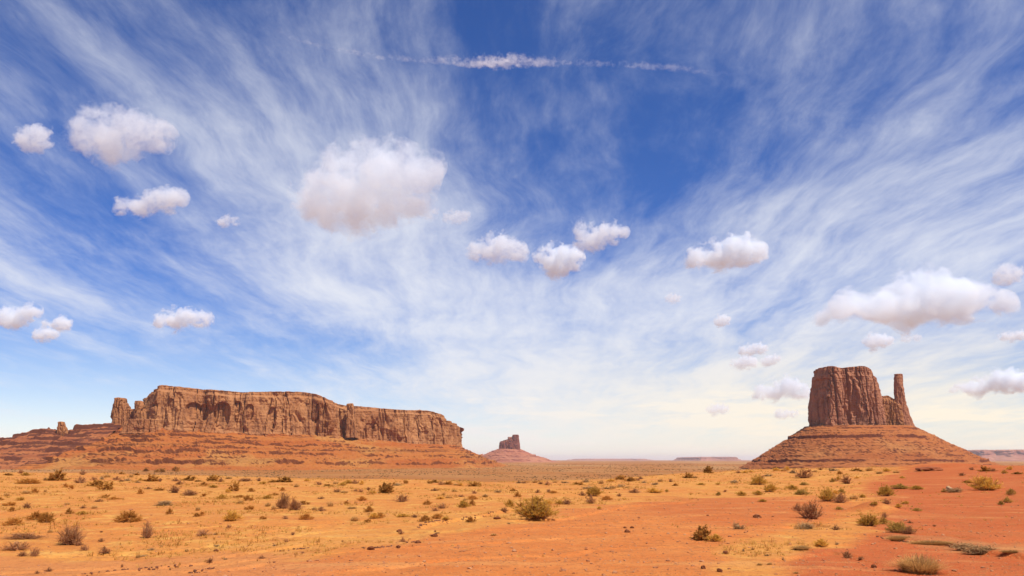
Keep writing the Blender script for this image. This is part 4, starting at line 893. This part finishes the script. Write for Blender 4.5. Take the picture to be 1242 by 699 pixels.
CL = [
    (360, 535, 178, 278, 'largest white puffy cloud, high above the long mesa', [(.2, .45, .17), (.42, .55, .2), (.62, .68, .17), (.8, .7, .13), (.9, .75, .09), (.3, .25, .17), (.55, .25, .18), (.78, .35, .13), (.12, .2, .1)], 1.9),
    (75, 215, 125, 195, 'broad soft white cloud in the upper left sky', [(.15, .45, .13), (.35, .55, .16), (.55, .5, .16), (.75, .42, .13), (.9, .35, .08), (.4, .25, .14), (.2, .75, .09)], 1.7),
    (5, 62, 145, 186, 'thin ragged puff at the left border beside the broad soft cloud', None, 1.2),
    (130, 226, 228, 265, 'white cloud just below the broad soft one in the upper left', [(.15, .4, .09), (.35, .45, .12), (.55, .5, .12), (.75, .55, .13), (.9, .6, .1)], 2.2),
    (565, 640, 284, 320, 'left one of three white puffs near the middle of the sky', [(.15, .5, .13), (.4, .5, .18), (.55, .65, .17), (.75, .4, .17), (.9, .35, .09)], 2.0),
    (648, 706, 292, 337, 'middle and lowest one of three white puffs near mid-sky', [(.2, .6, .16), (.45, .5, .25), (.7, .5, .24), (.5, .25, .2), (.88, .6, .12)], 2.4),
    (692, 762, 266, 307, 'right and highest one of three white puffs near mid-sky', [(.15, .75, .12), (.3, .4, .17), (.5, .5, .18), (.72, .62, .16), (.9, .6, .09)], 2.0),
    (828, 928, 292, 327, 'solitary elongated white cloud right of the three puffs', [(.12, .3, .1), (.3, .45, .14), (.5, .55, .15), (.7, .6, .15), (.87, .5, .11), (.6, .3, .14)], 3.0),
    (862, 890, 380, 398, 'tiny round puff below the solitary elongated cloud', None, 1.6), (805, 830, 357, 368, 'faint tiny puff left of and above the tiny round one', None, 0.9),
    (985, 1242, 331, 400, 'widest white cloud with grey base, above and right of the mitten butte', [(.05, .2, .035), (.12, .3, .05), (.22, .42, .07), (.32, .45, .075), (.42, .62, .08), (.52, .72, .085), (.62, .7, .08), (.72, .55, .075), (.82, .5, .065), (.92, .45, .05), (.3, .22, .06), (.5, .35, .09), (.66, .4, .08)], 3.6),
    (182, 255, 375, 399, 'small bright cloud above the left end of the mesa', [(.12, .3, .1), (.35, .45, .16), (.6, .55, .15), (.85, .45, .12)], 2.6),
    (-4, 48, 368, 398, 'bright puff cut by the left border of the sky', None, 2.6), (48, 84, 385, 402, 'smaller puff next to the bright border one', None, 2.0), (36, 70, 400, 412, 'lowest flat scrap of cloud beside the border puffs', None, 1.6),
    (895, 930, 416, 432, 'top one of three little clouds left of the mitten butte', None, 2.0), (883, 918, 430, 446, 'lower left one of three little clouds left of the butte', None, 1.8), (918, 946, 429, 445, 'lower right one of three little clouds left of the butte', None, 1.6),
    (910, 984, 457, 488, 'white heaped cloud touching the butte\'s left skyline', [(.15, .3, .1), (.35, .45, .14), (.55, .6, .15), (.75, .4, .13), (.9, .25, .08)], 2.6), (940, 968, 496, 508, 'small low puff below the heaped cloud beside the butte', None, 1.4),
    (1145, 1246, 452, 481, 'flat-bottomed cream cloud low at the right border', [(.08, .22, .05), (.25, .3, .08), (.45, .45, .11), (.65, .6, .12), (.82, .6, .12), (.95, .5, .1)], 3.2),
    (1040, 1082, 408, 422, 'little flat cloud directly above the mitten butte', None, 1.5), (1203, 1250, 322, 348, 'soft puff at the right border above the widest cloud', None, 1.4), (258, 288, 258, 277, 'faint small puff between the soft cloud and the largest one', None, 1.0), (535, 570, 252, 272, 'wispy shred trailing off the right of the largest cloud', None, 0.7),
    (1092, 1118, 404, 416, 'dim shred of cloud right of the little flat one', None, 0.8), (1214, 1246, 403, 413, 'dim grey flat scrap at right border above the cream cloud', None, 1.2), (852, 884, 492, 502, 'tiny low cloud scrap left of the heaped one', None, 0.8),
]
for i, (x0, x1, y0, y1, lb, bl, tau) in enumerate(CL): cumulus(x0, x1, y0, y1, lb, 40 + i, bl, tau)
# the broken vapour trail
def trail():
    r = np.random.default_rng(77); path = np.array([(330, 38), (365, 47), (400, 60), (440, 67), (480, 72), (530, 75), (560, 76), (600, 76), (650, 76), (700, 78), (760, 80), (830, 84), (900, 93)], float); alt = 5200.0
    s = np.linspace(0, 1, 150)**1.0; px = 330 + 570 * s; py = np.interp(px, path[:, 0], path[:, 1])
    d0 = ray(600, 76); Y0 = d0[1] * alt / d0[2]
    Q = np.array([at(x_, y_, Y0) for x_, y_ in zip(px, py)]); ctr = Q.mean(0); Q = Q - ctr; m = Y0 / FPX
    core = np.exp(-((px - 605) / 60)**2)
    C = Q + np.stack([0 * px, 0 * px, m * (1 + 5 * core)], 1); Rd = m * (9.5 + 9.0 * core)
    mt = bpy.data.materials.new('trail_ice'); mt.use_nodes = True; t = NT(mt.node_tree); P = t.node('ShaderNodeTexCoord').outputs['Object']
    x_, y_, z_ = t.sep(P); cf_ = np.polyfit(Q[:, 0], Q[:, 2], 4); base = None
    for c_ in cf_: base = (base * x_ + float(c_)) if base is not None else x_ * 0.0 + float(c_)
    xc = float(np.interp(605, px, Q[:, 0])); u = (x_ - xc) * (1.0 / (60 * m)); cr = (u * u * -1.0).exp()
    wid = cr * (6.5 * m) + 6.5 * m; hgt = (z_ - base) / wid; yy = y_ / (wid * 1.3)
    n1 = t.noise(P, 1.0 / (7.5 * m), 5, 0.65); n2 = t.noise(t.scaled(P, (0.25, 0.6, 0.6)), 1.0 / (9 * m), 3, 0.6)
    hh_ = hgt._m('MAXIMUM', 0.0); ll_ = hgt._m('MINIMUM', 0.0) * 2.6
    f = 0.62 - hh_ * 0.55 + ll_ * 0.45 - yy * yy * 0.35 + (n1 - 0.5) * 2.2 + (n2 - 0.5) * 1.3 + cr * 0.1 + 0.08
    ends = (x_ - float(Q[0, 0])).step(0, 40 * m) * (float(Q[-1, 0]) - x_).step(0, 70 * m)
    d = f.step(0.38, 1.1) * (cr * 0.30 + 0.17) * ends * (1.0 / (6 * m))
    v = t.node('ShaderNodeVolumePrincipled'); v.inputs['Color'].default_value = (1, 1, 1, 1); t.link(d, v.inputs['Density'])
    t.link(v.outputs[0], t.node('ShaderNodeOutputMaterial').inputs['Volume']); mt.cycles.volume_step_rate = 0.06
    o = puffs_mesh('vapour_trail', C, Rd, 2.2 * m, 0.05 * m, 10 * m, mt, 5.0); o.location = ctr
    tag(o, 'long broken white vapour trail across the top of the sky', 'vapour trail')
trail()

# ------------------------------------------------------------------ the air
bm = bmesh.new(); bmesh.ops.create_cube(bm, size=1.0)
me = bpy.data.meshes.new('haze'); bm.to_mesh(me); bm.free()
hz = bpy.data.objects.new('haze', me); col.objects.link(hz)
z0, z1 = float(gz.min()) - 12, 290.0
hz.scale = (150000, 150000, z1 - z0); hz.location = (0, 0, (z0 + z1) / 2)
hm = bpy.data.materials.new('haze'); hm.use_nodes = True; t = NT(hm.node_tree)
v = t.node('ShaderNodeVolumePrincipled'); v.inputs['Color'].default_value = (0.88, 0.92, 1.0, 1); v.inputs['Density'].default_value = 0.000018; v.inputs['Anisotropy'].default_value = 0.2
t.link(v.outputs[0], t.node('ShaderNodeOutputMaterial').inputs['Volume']); me.materials.append(hm)
tag(hz, 'thin pale air over the whole valley', 'haze', kind='stuff')
